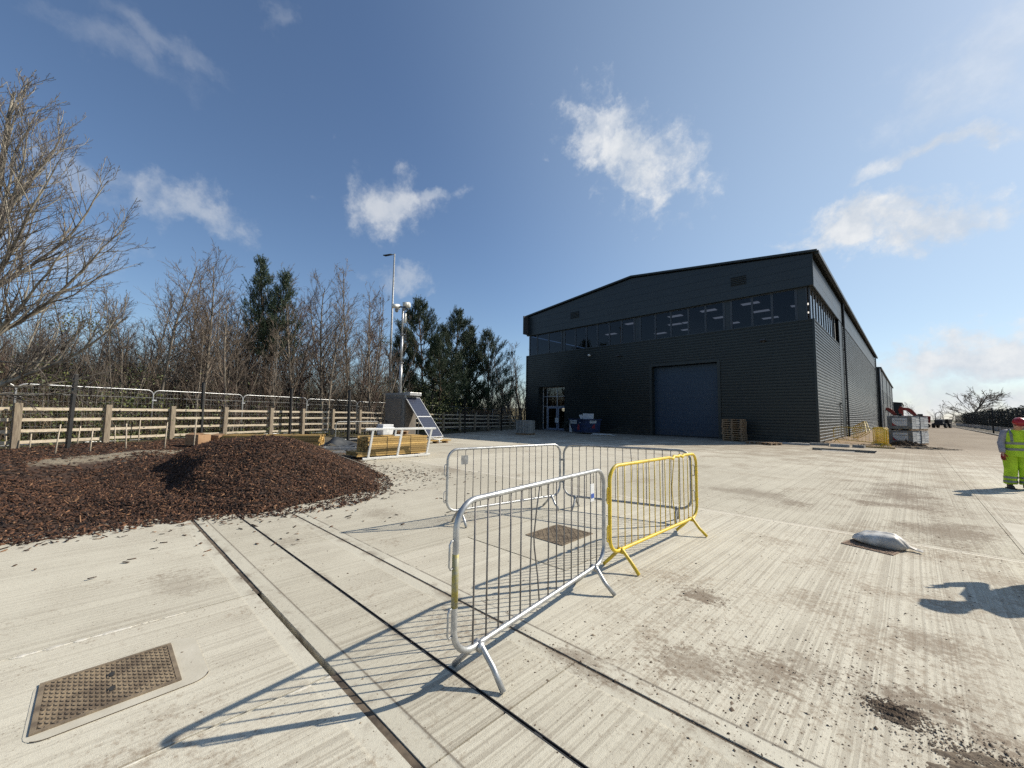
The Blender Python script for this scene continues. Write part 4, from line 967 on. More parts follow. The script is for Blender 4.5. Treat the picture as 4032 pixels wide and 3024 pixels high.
# sandbag
me = bpy.data.meshes.new('sandbag'); bm = bmesh.new(); bmesh.ops.create_uvsphere(bm, u_segments=56, v_segments=28, radius=1)
for v in bm.verts:
    x, y, z = v.co; sx = math.copysign(abs(x)**.62, x); sy = math.copysign(abs(y)**.62, y)
    ends = max(0, abs(sx)-.55)/.45
    wr = .07*math.sin(sy*11+sx*4)*ends+.025*math.sin(sx*7+sy*5)*(1-abs(z))+.012*math.sin(sx*15-sy*9)+.05*math.exp(-((sx*.5+sy-.2)*6)**2)
    hh = .072*(1-.62*ends**1.6)*(1+.25*math.sin(sx*2.2+.6))
    v.co = (sx*.27*(1+wr*.3), sy*.165*(1-.25*ends)*(1+wr*.5), max(-.02, z*hh*(1+wr*2.2)*1.1+.06*(1-.5*ends)+wr*.11))
bm.to_mesh(me); bm.free(); me.polygons.foreach_set('use_smooth', [True]*len(me.polygons))
sb = thing('sandbag', 'dirty white plastic sandbag lying on a rusty cover on the concrete', 'sandbag', (-.36, 7.0, .012), R(-2))
MT['bag'] = mat('dirty_white_bag', (.62, .605, .57), (.36, .335, .30), 5, .5, 0, .9, 11)
link('bag', me, 'bag', sb)
q = MB(); q.loft([[(.25, .0, .02), (.25, .03, .03), (.25, .03, .05), (.25, 0, .045)], [(.33, -.03, .012), (.33, .04, .02), (.33, .04, .03), (.33, -.03, .02)], [(.38, -.05, .01), (.39, .0, .012), (.39, .0, .02), (.38, -.05, .016)]]); q.build('tied_end', 'bag', sb)

# ------------------------------------------------------------------ timber, boxes and frames beside the fence
def timber_stack(label, loc, rz, L_, W_, H_, low_extra=0, straps=(.3, .7)):
    t = thing('timber_stack', label, 'timber stack', loc, rz)
    q = MB(); bw, bh = W_/8, .072; n = int((H_-.11)/bh)
    for k in range(n):
        lo = k < 2 and low_extra
        for j in range(8):
            if k == n-1 and j in (2, 6): continue
            e0, e1 = RNG.uniform(-.03, .03, 2); l = L_+e1+(low_extra if lo else 0)
            q.box((e0-(low_extra/2 if lo else 0), (j-3.5)*bw+RNG.uniform(-.012, .012), .11+(k+.5)*bh), (l, bw-.008, bh-.010), (0, RNG.uniform(-.002, .002), RNG.uniform(-.003, .003)))
    q.build('boards', 'timber', t)
    for x in (-.36, .0, .36):
        q = MB(); q.box((x*L_, 0, .05), (.1, W_, .1)); q.build('bearer', 'pallet', t)
    for f in straps:
        x = (f-.5)*L_; q = MB(); q.tube([(x, -W_/2-.004, .1), (x, -W_/2-.004, .11+n*bh+.003), (x, W_/2+.004, .11+n*bh+.003), (x, W_/2+.004, .1)], .009, 4, True); q.build('strap', 'black_rubber', t)
    return t
timber_stack('banded stack of yellow boards behind the leaning white frame', (-13.42, 7.05, 0), R(90), 2.3, .95, .82, .35)
timber_stack('low stack of yellow boards showing over the crest of the mulch heap', (-15.75, 3.8, .30), R(60), 3.0, .9, .50)
timber_stack('low bundle of boards on the ground below the solar panels', (-17.95, 11.9, 0), R(85), 1.6, .5, .2, 0, ())
wf = thing('door_frame', 'white painted frame with three uprights leaning on the timber stack', 'frame', (-12.72, 5.70, .03), R(92))
wf.rotation_euler = (R(17), 0, R(91.5))
q = MB(); q.box((1.22, 0, .035), (2.62, .05, .07)); q.build('bottom_rail', 'white_paint', wf, bevel=.004)
q = MB(); q.box((1.2, -.004, 1.065), (2.72, .05, .06), (0, R(.3), 0)); q.build('top_rail', 'white_paint', wf, bevel=.004)
for x in (.1, 1.17, 2.38):
    q = MB(); q.box((x, .002, .55), (.07, .045, .966)); q.build('upright', 'white_paint', wf, bevel=.004)
q = MB(); q.box((.93, 0, .92), (.05, .045, .22)); q.box((1.02, 0, .83), (.23, .044, .05)); q.build('lock_housing', 'white_paint', wf, bevel=.004)
q = MB(); q.tube([(.35, -.03, .0), (.35, .05, -.02), (.42, .05, -.02)], .02, 6); q.tube([(2.0, -.03, .0), (2.0, .05, -.02), (2.07, .05, -.02)], .02, 6); q.build('corner_brackets', 'steel_dark', wf)
t = thing('plastic_tub', 'white lidded tub standing on the banded timber stack', 'tub', (-13.2, 6.62, .81), R(8))
q = MB(); q.loft([[(-.17, -.2, 0), (.17, -.2, 0), (.17, .2, 0), (-.17, .2, 0)], [(-.19, -.23, .22), (.19, -.23, .22), (.19, .23, .22), (-.19, .23, .22)]]); q.build('tub', 'white_plastic', t, bevel=.02)
q = MB(); q.box((0, 0, .245), (.42, .5, .05)); q.box((0, 0, .32), (.36, .44, .10)); q.build('lid', 'label_white', t, bevel=.012)
t = thing('wood_block', 'small pallet offcut lying on the right half of the banded timber stack', 'wood block', (-13.3, 7.35, .81), R(10))
q = MB()
for y in (-.12, .12): q.box((0, y, .05), (.3, .08, .09))
q.box((0, 0, .108), (.3, .42, .022)); q.build('blocks', 'pallet', t)
for k, (x, y, rz, s, lb) in enumerate(((-16.5, 1.72, 32, (.55, .42, .34), 'left one of two brown cardboard boxes in the bed behind the mulch heap'), (-16.55, 2.35, 18, (.5, .42, .30), 'right one of two brown cardboard boxes in the bed behind the mulch heap'))):
    t = thing('cardboard_box', lb, 'cardboard box', (x, y, .46), R(rz), 'cardboard boxes in the bed')
    q = MB(); q.box((0, 0, s[2]/2), s); q.build('carton', 'card', t, bevel=.006)
    q = MB(); q.box((0, -.11, s[2]+.02), (s[0]*.98, .2, .006), (R(14), 0, 0)); q.box((0, .11, s[2]+.008), (s[0]*.98, .2, .006), (R(-4), 0, 0)); q.build('flap', 'card', t)
for k, (x, y, z, rz, lb) in enumerate(((-15.3, 6.0, .10, 80, 'lower galvanised frame lying on the ground left of the banded timber stack'), (-15.55, 6.35, .20, 66, 'upper galvanised frame lying askew left of the banded timber stack'))):
    t = thing('metal_frame', lb, 'metal frame', (x, y, z), R(rz), 'galvanised frames on the ground')
    q = MB()
    for s in (-1, 1): q.box((0, s*.42, 0), (1.9, .06, .09)); q.box((s*.92, 0, 0), (.06, .78, .085))
    q.box((.2, 0, 0), (.05, .78, .06)); q.build('members', 'galv', t, bevel=.004)
    q = MB(); q.box((-.4, -.46, 0), (.14, .02, .07)); q.build('bracket', 'galv_dull', t)
t = thing('plastic_sheet', 'crumpled black plastic sheet behind the galvanised frames', 'plastic sheet', (-16.6, 6.8, .1), R(30))
xs = np.linspace(-1, 1, 26); link('sheet', grid_mesh('sheet', xs, xs*.6, lambda x, y: .30*np.exp(-((x+.7)**2*6+(y)**2*3))+.10+.09*wave(x*4, y*5)+.04*np.sin(x*9)), 'dark_plastic', t)
t = thing('plank_bundle', 'few short yellow planks and an offcut lying in the bark left of the heap', 'planks', (-12.95, .32, .26), R(55))
q = MB()
for k in range(4): q.box((RNG.uniform(-.05, .05), (k-1.5)*.1, .03), (1.0+.1*k, .09, .045), (0, 0, RNG.uniform(-.05, .05)))
q.build('planks', 'timber', t); q = MB(); q.box((.05, .05, .07), (.7, .22, .02), (0, 0, .1)); q.build('white_board', 'white_plastic', t)
t = thing('pipe_offcut', 'short dark grey pipe lying beside the planks in the bark', 'pipe', (-13.3, -.1, .33), R(20))
q = MB(); q.tube([(-.3, 0, 0), (.3, 0, 0)], .06, 14); q.build('pipe', 'dark_plastic', t, True); q = MB(); q.tube([(.26, 0, 0), (.34, 0, 0)], .07, 14); q.build('collar', 'black_rubber', t, True)
q = MB(); q.tube([(-12.0, 3.75, .52), (-11.0, 4.25, .40), (-9.9, 4.75, .13)], .012, 5)
tag(q.build('bamboo_cane', 'rail_wood', None, True), 'long thin cane lying down the right flank of the mulch heap', 'cane')

# ------------------------------------------------------------------ camera tower with solar panels
ct = thing('camera_tower', 'mobile security camera mast on a grey cabinet with solar panels leaning from it', 'camera tower', (-19.45, 10.8, 0), R(15))
q = MB(); q.box((-.75, .48, 1.36), (1.5, .95, 2.48)); q.build('cabinet', 'cabinet_trim', ct, bevel=.02)
q = MB(); q.box((-.75, .48, 2.62), (1.54, .99, .14)); q.build('cabinet_cap', 'grey_metal', ct, bevel=.01)
q = MB(); q.box((-.82, -.014, 1.28), (1.2, .03, 2.2)); dr_ = q.build('cabinet_door', 'cabinet', ct, bevel=.006)
q = MB(); q.lathe([(.001, .03), (.05, .03), (.06, 0)], 14, (0, 0, 0)); q.build('lock', 'steel_dark', dr_, True, loc=(-1.3, -.03, 1.1), rot=(R(90), 0, 0))
q = MB(); q.box((.016, .48, 1.3), (.03, .78, 2.1)); q.build('side_panel', 'cabinet', ct, bevel=.006)
q = MB(); q.box((-.75, .48, .06), (1.7, 1.1, .12)); q.build('skid_base', 'steel_dark', ct)
ms = MB(); mx, my = -.88, .5
ms.tube([(mx, my, 2.68), (mx, my, 4.45)], .092, 12); ms.tube([(mx, my, 4.45), (mx, my, 6.1)], .075, 12); ms.tube([(mx, my, 6.1), (mx, my, 7.75)], .058, 12)
mst = ms.build('mast', 'galv', ct, True)
for z in (4.4, 6.05):
    q = MB(); q.tube([(mx, my, z), (mx, my, z+.08)], .115, 12); q.box((mx+.13, my, z+.04), (.1, .05, .05)); q.build('collar', 'galv_dull', mst, True)
q = MB(); P = []
for k in range(150): a = k*.9; P.append((mx+.17+.035*math.cos(a), my+.035*math.sin(a), 2.9+k*.024))
q.tube(P, .009, 5); q.tube([(mx+.17, my, 6.5), (mx+.3, my, 5.95), (mx+.38, my, 6.3), (mx+.36, my, 7.0), (mx+.1, my, 7.4)], .01, 5); q.build('coiled_cable', 'black_rubber', mst, True)
q = MB(); q.tube([(mx+.2, my, 6.75), (mx+.2, my, 7.3)], .075, 12); q.build('antenna', 'cam_white', mst, True)
q = MB(); q.box((mx, my, 7.72), (.7, .08, .08), (0, R(8), 0)); q.box((mx+.25, my, 7.6), (.5, .07, .07), (0, R(35), 0)); q.build('camera_bracket', 'steel_dark', mst)
for sx in (-1, 1):
    c = MB(); x = mx+sx*.42
    c.lathe([(.001, .17), (.12, .14), (.15, .03), (.15, -.1), (.12, -.15), (.001, -.15)], 14, (x, my-.02, 7.78)); c.box((x+sx*.02, my-.2, 7.78), (.24, .34, .2), (R(10), 0, R(20*sx)))
    co_ = c.build('camera', 'cam_white', mst, True)
    q = MB(); q.lathe([(.001, -.16), (.07, -.13), (.11, -.04), (.11, .02)], 12, (x-.12*sx-.1, my-.1, 7.58)); q.build('lens_dome', 'grey_metal', co_, True)
# two modules in one leaning row
MT['solar'], nt, b = new_mat('solar_cells')
co = coords(nt); br = N(nt, 'ShaderNodeTexBrick'); br.offset = 0; br.inputs['Color1'].default_value = (.008, .013, .035, 1); br.inputs['Color2'].default_value = (.010, .016, .042, 1); br.inputs['Mortar'].default_value = (.07, .085, .13, 1)
br.inputs['Scale'].default_value = 1; br.inputs['Mortar Size'].default_value = .004; br.inputs['Brick Width'].default_value = .155; br.inputs['Row Height'].default_value = .078; L(nt, co, br.inputs['Vector'])
L(nt, br.outputs[0], b.inputs['Base Color']); b.inputs['Roughness'].default_value = .3
tilt = math.atan2(2.12, 1.82)
sp = thing('solar_rack', 'x', 'x'); sp.parent = ct; sp.location = (.06, 0, 2.45); del sp['label'], sp['category']
sp.rotation_euler = (0, tilt, 0)
for k in (0, 1):
    q = MB(); q.box((0, 0, 0), (1.34, 1.05, .012)); f = q.build('solar_panel', 'solar', ct)
    f.location = Vector((.06, .55, 2.45))+Vector((math.cos(tilt), 0, -math.sin(tilt)))*(.7+1.4*k); f.rotation_euler = (0, tilt, 0)
    q = MB()
    for s in (-1, 1): q.box((s*.685, 0, 0), (.03, 1.12, .045)); q.box((0, s*.542, 0), (1.34, .035, .045))
    q.build('panel_frame', 'galv', f)
bpy.data.objects.remove(sp)
q = MB()
for y in (.15, .95): q.bar((.05, y, .25), (1.75, y, .30), .05, .05); q.bar((.95, y, .2), (1.0, y, 1.3), .05, .05); q.bar((.95, y, .2), (.95, y, .01), .05, .05)
q.build('panel_support', 'galv', ct)
q = MB(); q.tube([(1.85, .25, .34), (1.98, .25, .24), (2.1, .4, .22), (2.1, .75, .22), (1.98, .9, .24), (1.85, .9, .34)], .03, 8); q.tube([(2.08, .58, .22), (2.08, .58, .01)], .03, 8); q.build('foot_bar', 'white_paint', ct, True)
q = MB(); q.box((.12, .5, 2.63), (.5, .9, .18)); q.box((.05, .04, 2.5), (.1, .08, .2)); q.build('hinge_box', 'galv', ct, bevel=.015)

# street lamp beyond the trees
lx, ly = az_pos(1532, 31); z0 = float(land(np.array([lx]), np.array([ly]))[0])
sl = thing('street_lamp', 'tall slim street lamp rising above the bare trees', 'street lamp', (lx, ly, z0), R(20)); zt = top_z(1538, 985, 31)-z0
q = MB(); q.tube([(0, 0, -.3), (0, 0, zt*.5), (.02, 0, zt)], [.10, .08, .055], 12); q.build('column', 'galv_dull', sl, True)
q = MB(); q.tube([(.02, 0, zt-.05), (-.2, -.14, zt-.06)], .03, 8); q.build('arm', 'galv_dull', sl, True)
q = MB(); q.loft([[(-.1, -.02, zt-.08), (-.18, -.2, zt-.08), (-.18, -.2, zt-.02), (-.1, -.02, zt-.02)], [(-.62, -.26, zt-.2), (-.69, -.48, zt-.2), (-.69, -.48, zt-.13), (-.62, -.26, zt-.13)]]); q.build('lamp_head', 'steel_dark', sl)

# white van roof on the road beyond the trees
vx, vy = az_pos(930, 40); zv = float(land(np.array([vx]), np.array([vy]))[0])
v_ = thing('van', 'white van passing behind the trees, only its roof showing', 'van', (vx, vy, zv), R(72)); vh = top_z(930, 1474, 40)-zv
q = MB(); q.prism([(-2.2, .45), (2.35, .45), (2.4, 1.1), (1.75, 1.3), (1.1, vh-.06), (.8, vh), (-2.1, vh), (-2.2, vh-.1)], 1.9, (0, -.95, 0), 'Y'); q.build('body', 'white_paint', v_, bevel=.06)
q = MB(); q.prism([(1.8, 1.32), (1.14, vh-.1), (.75, vh-.12), (.75, 1.3)], 1.94, (0, -.97, 0), 'Y'); q.build('windows', 'black_rubber', v_)
for x in (-1.4, 1.5):
    for y in (-.85, .85): q = MB(); q.tube([(x, y-.12, .33), (x, y+.12, .33)], .33, 16); q.build('wheel', 'black_rubber', v_)

# ------------------------------------------------------------------ along the warehouse front
sk = thing('skip', 'small blue waste skip with white signs by the glazed entrance', 'skip', (-19.9, 28.5, 0), R(-20))
q = MB(); pr = [(-.75, .12), (.95, .12), (1.1, 1.22), (-1.35, 1.22)]
q.prism(pr, 1.6, (0, -.8, 0), 'Y'); q.build('body', 'blue_skip', sk, bevel=.02)
q = MB(); q.box((-.12, -.82, 1.22), (2.6, .09, .1)); q.box((-.12, .82, 1.22), (2.6, .09, .1)); q.box((1.12, 0, 1.22), (.09, 1.54, .1)); q.box((-1.37, 0, 1.22), (.09, 1.54, .1)); q.build('rim', 'blue_skip', sk)
q = MB()
for x in (-.3, .35): q.bar((x, -.82, .15), (x, -.82, 1.17), .07, .05)
q.build('ribs', 'blue_skip', sk)
q = MB(); q.box((-.62, -.86, .99), (1.1, .02, .30)); sg = q.build('sign', 'label_white', sk)
text_mesh('lettering', 'COMDLED', .25, 'black_ink', sg, (-.56, -.872, .985), (R(90), 0, 0))
q = MB(); q.box((-1.10, -.874, .99), (.09, .006, .2)); q.build('emblem', 'black_ink', sg)
q = MB(); q.box((1.09, 0, 1.02), (.02, .66, .22), (0, R(8), 0)); sg = q.build('sign', 'label_white', sk)
q = MB(); q.box((1.103, 0, 1.05), (.006, .5, .03), (0, R(8), 0)); q.build('print_line', 'black_ink', sg)
q = MB(); q.add([(-.1, -.806, .35), (.25, -.806, .3), (.3, -.806, .75), (.05, -.806, .85)], [(0, 1, 2, 3)]); q.add([(1.0, -.2, .5), (1.0, .25, .45), (1.045, .2, .8), (1.045, -.1, .85)], [(0, 1, 2, 3)]); q.build('spray_mark', 'red_mark', sk)
q = MB(); q.add([(-1.26, -.806, .82), (-.92, -.806, .32), (-.86, -.806, .1), (-1.26, -.806, .1)], [(0, 1, 2, 3)]); q.prism([(-1.3, .1), (-.86, .1), (-.93, .35), (-1.3, .8)], .02, (0, -.82, 0), 'Y'); q.build('white_gusset', 'label_white', sk)
q = MB(); q.tube([(.4, -.88, .95), (.4, -.80, .95)], .06, 10); q.build('lifting_lug', 'galv_dull', sk)
t = thing('cardboard_box', 'flattened grey carton sticking up out of the blue skip', 'cardboard box', (-19.5, 28.3, 1.2), R(-8))
q = MB(); q.box((.0, 0, .25), (1.15, .12, .55), (R(-6), 0, 0)); q.build('carton', 'label_white', t); q = MB(); q.box((-.75, 0, .15), (.08, .3, .6), (0, R(-30), 0)); q.build('torn_flap', 'label_white', t)
t = thing('potted_shrub', 'low dark shrub beside the glazed entrance doors', 'shrub', (-23.0, 30.0, 0))
q = MB(); q.lathe([(.2, 0), (.28, .35), (.26, .35)], 14); q.build('pot', 'black_rubber', t)
n = 500; C = RNG.normal(0, .24, (n, 3))*np.array([1, 1, .8])+np.array([0, 0, .6]); d1 = nrm(RNG.normal(0, 1, (n, 3))); d2 = nrm(np.cross(d1, RNG.normal(0, 1, (n, 3))))
V = np.stack([C+d1*.06, C+d2*.03, C-d1*.06, C-d2*.03], 1).reshape(-1, 3); link('foliage', np_mesh('foliage', V, np.arange(n*4).reshape(-1, 4)), 'hedge_leaf', t)
t = thing('block_pallet', 'pallet of grey kerb blocks standing at the left end of the warehouse front', 'pallet of blocks', (-21.3, 22.4, 0), R(12))
q = MB()
for i in range(9):
    for j in range(4): q.box(((i-4)*.125, (j-1.5)*.26, .62), (.115, .25, 1.0+RNG.uniform(-.01, .01)))
q.build('blocks', 'grey_block', t); q = MB(); q.box((0, 0, .1), (1.2, 1.1, .03))
for y in (-.45, 0, .45): q.box((0, y, .042), (1.2, .1, .084))
q.build('pallet', 'pallet', t)
# pallets
def pallet_mesh():
    q = MB()
    for j in range(7): q.box((0, (j-3)*.165, .133), (1.2, .10, .022))
    for x in (-.55, 0, .55): q.box((x, 0, .111), (.1, 1.09, .02))
    for x in (-.55, 0, .55):
        for y in (-.48, 0, .48): q.box((x, y, .061), (.1, .14, .08))
    for y in (-.48, 0, .48): q.box((0, y, .01), (1.2, .1, .02))
    return q.mesh('pallet')
pm = pallet_mesh()
for k in range(10):
    o = link('pallet', pm, 'pallet', None, (-8.45+RNG.uniform(-.04, .04), 29.35+RNG.uniform(-.04, .04), k*.146), (0, 0, RNG.uniform(-.03, .03)))
    lb = 'wooden pallet within the neat stack right of the roller door'
    if k == 9: lb = 'topmost wooden pallet of the stack right of the roller door'
    if k == 0: lb = 'lowest wooden pallet of the stack right of the roller door'
    tag(o, lb, 'pallet', 'pallets stacked by the roller door')
o = link('pallet', pm, 'pallet', None, (-6.3, 27.35, .0), (0, 0, R(-18))); o.scale = (1.25, 1, 1); tag(o, 'single wooden pallet lying flat in front of the dark cladding', 'pallet')
for (x, y, z, L_, w_, h_, rz, lb, m_) in ((-5.05, 28.8, 0, 1.5, .45, .12, 12, 'pale concrete kerb lying between the flat pallet and the warehouse corner', 'concrete_kerb'), (-2.95, 29.1, 0, .85, .4, .16, 5, 'pale concrete slab in front of the yellow barriers', 'concrete_kerb'), (-2.15, 29.3, 0, .5, .3, .15, -10, 'dark short kerb next to the pale slab by the yellow barriers', 'grey_block'), (-3.95, 29.6, 0, .9, .3, .14, 20, 'dark kerb lying at the foot of the warehouse corner', 'grey_block'), (-2.75, 26.2, -.13, 1.3, .4, .08, 4, 'pale kerb lying inside the shallow pit in the yard', 'concrete_kerb'), (-1.3, 29.9, 0, 1.2, .12, .08, -8, 'yellow board on the ground under the long yellow barrier', 'timber')):
    q = MB(); q.box((0, 0, h_/2), (L_, w_, h_)); tag(q.build('kerb_unit', m_, None, bevel=.02 if 'kerb' in m_ else .006, loc=(x, y, z), rot=(0, 0, R(rz))), lb, 'board' if m_ == 'timber' else 'kerb stone')
q = MB()
for k in range(3): q.box((RNG.uniform(-.4, .4), RNG.uniform(-.15, .15), .02+.045*k), (1.8, .25, .04), (0, 0, RNG.uniform(-.3, .3)))
tag(q.build('loose_boards', 'pale_sheet', None, loc=(-17.2, 27.0, 0), rot=(0, 0, .1)), 'low scatter of boards on the ground right of the blue skip', 'boards')

# paving packs
pk = thing('paving_pack', 'x', 'paving pack', (0, 0, 0), R(-18.6), 'shrink wrapped paving packs by the yellow barriers')
q = MB()
for k in range(10):
    for i in range(2):
        for j in range(2): q.box(((i-.5)*.575+RNG.uniform(-.008, .008), .04+(j-.5)*.56+RNG.uniform(-.012, .012), .165+k*.087), (.565, .55, .078+RNG.uniform(-.006, .004)), (0, 0, RNG.uniform(-.012, .012)))
q.build('paving_layers', 'pale_sheet', pk)
for x in (-.5, 0, .5):
    q = MB(); q.box((x, 0, .05), (.12, 1.15, .1)); q.build('bearer', 'pallet', pk)
wr = MB(); xs = np.linspace(-.6, .6, 13); zs = np.linspace(.1, 1.04, 9)
wr.add([(x, -.56+.012*math.sin(x*17+z*9), z) for x in xs for z in zs], [(i*9+j, (i+1)*9+j, (i+1)*9+j+1, i*9+j+1) for i in range(12) for j in range(8)])
wr.add([(x, y+.0, 1.045+.01*math.sin(x*15+y*11)) for x in xs for y in (-.56, -.2, .2, .58)], [(i*4+j, (i+1)*4+j, (i+1)*4+j+1, i*4+j+1) for i in range(12) for j in range(3)])
wo_ = wr.build('wrap', 'wrap_grey', pk, True)
q = MB(); q.box((.02, -.585, .60), (.72, .01, .56)); lb_ = q.build('printed_label', 'label_white', pk)
text_mesh('lettering', 'Tobermore', .125, 'black_ink', lb_, (.07, -.592, .70), (R(90), 0, 0))
q = MB(); q.add([(-.34, -.5915, .32), (-.10, -.5915, .32), (-.24, -.5915, .42), (-.34, -.5915, .56)], [(0, 1, 2, 3)]); q.build('red_corner', 'red_mark', lb_)
q = MB(); q.add([(-.28, -.592, .71), (-.255, -.592, .68), (-.21, -.592, .76), (-.255, -.592, .71)], [(0, 1, 2, 3)]); q.build('tick_mark', 'black_ink', lb_)
ca, sa = math.cos(R(-18.6)), math.sin(R(-18.6))
def pk_loc(j, z): return (-.40+(-sa)*1.2*j, 35.65+ca*1.2*j, z)
pk.scale = (1, 1, .87); pk.location = pk_loc(0, 0); pk['label'] = 'lower front paving pack with a printed label, behind the yellow barriers'
dup(pk, pk_loc(0, 0.922), R(-18.6), 'upper front paving pack with a printed label and red corner')
dup(pk, pk_loc(1, 0), R(-17.6), 'lower rear paving pack showing its pale stacked edges')
dup(pk, pk_loc(1, 0.922), R(-19.2), 'upper rear paving pack showing its pale stacked edges')
dirt_mound('debris_heap', 'low dark heap of rubble at the foot of the paving packs', -.35, 34.1, .9, .5, .3, .1, 260, 'soil')
dirt_mound('debris_heap', 'low strip of spoil beside the yellow barriers and trench', .3, 31.6, 1.6, .7, .12, .2, 200, 'dirt_loose')

# ------------------------------------------------------------------ plant far down the drive
ex = thing('excavator', 'left red excavator with its arm raised above the paving packs', 'excavator', (-1.9, 116, 0), 0, 'red excavators down the drive')
q = MB(); q.prism([(-.5, 1.55), (-.2, 1.35), (.15, 1.8), (-.35, 2.7), (-.9, 3.6), (-1.4, 4.0), (-2.6, 4.15), (-2.7, 3.6), (-1.7, 3.4), (-1.25, 2.95), (-.8, 2.3)], .45, (0, -.18, 0), 'Y'); q.build('boom', 'red_paint', ex, bevel=.03)
q = MB(); q.prism([(-2.3, 4.15), (-2.75, 4.3), (-3.05, 3.6), (-2.75, 1.7), (-2.3, 1.65), (-2.3, 3.4)], .4, (0, -.15, 0), 'Y'); q.build('dipper', 'red_paint', ex, bevel=.03)
q = MB(); q.prism([(-2.8, 1.7), (-2.3, 1.75), (-2.0, 1.1), (-2.4, .75), (-2.9, .95)], .7, (0, -.35, 0), 'Y'); q.build('bucket', 'steel_dark', ex, bevel=.03)
q = MB(); q.tube([(-.6, -.12, 2.2), (-1.9, -.12, 3.6)], .07, 8); q.build('ram', 'galv_dull', ex, True)
q = MB(); q.prism([(-.6, .95), (1.5, .95), (1.6, 2.3), (.5, 2.4), (.4, 1.8), (-.6, 1.7)], 1.7, (0, -.85, 0), 'Y'); q.build('house', 'red_paint', ex, bevel=.05)
q = MB(); q.prism([(-.45, 1.5), (.55, 1.5), (.5, 2.75), (-.2, 2.75), (-.5, 2.2)], .9, (0, -.82, 0), 'Y'); q.build('cab', 'black_rubber', ex, bevel=.04)
for y in (-.7, .7): q = MB(); q.prism(rrect(-1.3, 1.5, 0, .75, .36, 6), .45, (0, y-.225, 0), 'Y'); q.build('track', 'steel_dark', ex)
dup(ex, (1.05, 117.5, 0), R(3), 'right red excavator with its arm raised beside the dark dumper')
du = thing('dumper', 'dark site dumper with a roll bar parked down the drive', 'dumper', (4.05, 115, 0), R(70))
q = MB(); q.box((0, 0, .75), (2.9, 1.3, .5)); q.build('chassis', 'dark_plastic', du, bevel=.05)
q = MB(); q.prism([(.3, 1.0), (1.5, 1.0), (1.9, 1.75), (.1, 1.75)], 1.8, (0, -.9, 0), 'Y'); q.build('skip_bucket', 'steel_dark', du, bevel=.03)
q = MB(); q.prism([(-1.4, .95), (-.2, .95), (-.3, 1.7), (-1.3, 1.6)], 1.2, (0, -.6, 0), 'Y'); q.build('engine_cover', 'dark_plastic', du, bevel=.05)
q = MB(); q.tube([(-.9, -.55, 1.4)]+[(-.9, -.55*math.cos(R(a)), 2.4+.7*math.sin(R(a))) for a in range(0, 181, 20)]+[(-.9, .55, 1.4)], .05, 8); q.build('roll_bar', 'black_post', du, True)
for x in (-.95, .95):
    for y in (-.85, .85):
        q = MB(); q.tube([(x, y-.17, .45), (x, y+.17, .45)], .45, 18); wl = q.build('wheel', 'black_rubber', du, bevel=.04); q = MB(); q.tube([(x, y-.18, .45), (x, y+.18, .45)], .2, 12); q.build('hub', 'galv_dull', wl)

# ------------------------------------------------------------------ verge and fence along the right side
q = MB(); q.box((6.4, 130, .05), (.13, 140, .14)); tag(q.build('kerb', 'concrete_kerb'), kind='structure')
xs = np.concatenate([np.arange(6.48, 14, .5), np.arange(14, 80, 6.)]); ys = np.arange(52, 300, 3.)
tag(link('verge', grid_mesh('verge', xs, ys, lambda x, y: .04+.10*wave(x, y*.7)*sstep(6.5, 7.2, x)+.08*sstep(6.5, 8, x)), 'bed_earth'), kind='structure')
sf = thing('security_fence', 'long dark mesh fence with pale boards at its foot along the right verge', 'fence', (8.7, 0, 0))
y_ = 54.0
while y_ < 170:
    q = MB(); q.box((0, y_, 1.45), (.08, .06, 2.9)); q.build('fence_post', 'black_post', sf); y_ += 3.0
q = MB(); y_ = 54
while y_ < 168: q.box((0, y_+1.5, .42), (.05, 2.85, .62), None); y_ += 3
q.build('gravel_board', 'pale_sheet', sf)
lines = []
for z in np.arange(.8, 2.9, .2): lines.append((np.array([(0, 54, z), (0, 170, z)]), np.array([.006, .006])))
for yy in np.arange(54, 170, .25): lines.append((np.array([(0, yy, .75), (0, yy, 2.85)]), np.array([.004, .004])))
link('wire_mesh', poly_tubes('wire_mesh', lines), 'black_post', sf)
steel_post(6.62, 72.6, .05, 3.05, 'lone black steel post on the right verge, in front of the long mesh fence', 'black posts on the right verge')
n = 60000; y = RNG.uniform(50, 172, n); x = 11+RNG.normal(0, .55, n); hh = 3.15+.25*np.sin(y*.9)+.2*np.sin(y*2.3); z = hh*RNG.random(n)**.75
C = np.stack([x, y, z+.1], -1); d1 = nrm(RNG.normal(0, 1, (n, 3))); d2 = nrm(np.cross(d1, RNG.normal(0, 1, (n, 3)))); s = RNG.uniform(.05, .16, (n, 1))
V = np.stack([C+d1*s, C+d2*s*.6, C-d1*s, C-d2*s*.6], 1).reshape(-1, 3)
tag(link('hedge', np_mesh('hedge', V, np.arange(n*4).reshape(-1, 4)), 'hedge_leaf'), kind='stuff', label='dark evergreen hedge behind the long mesh fence on the right', cat='hedge')
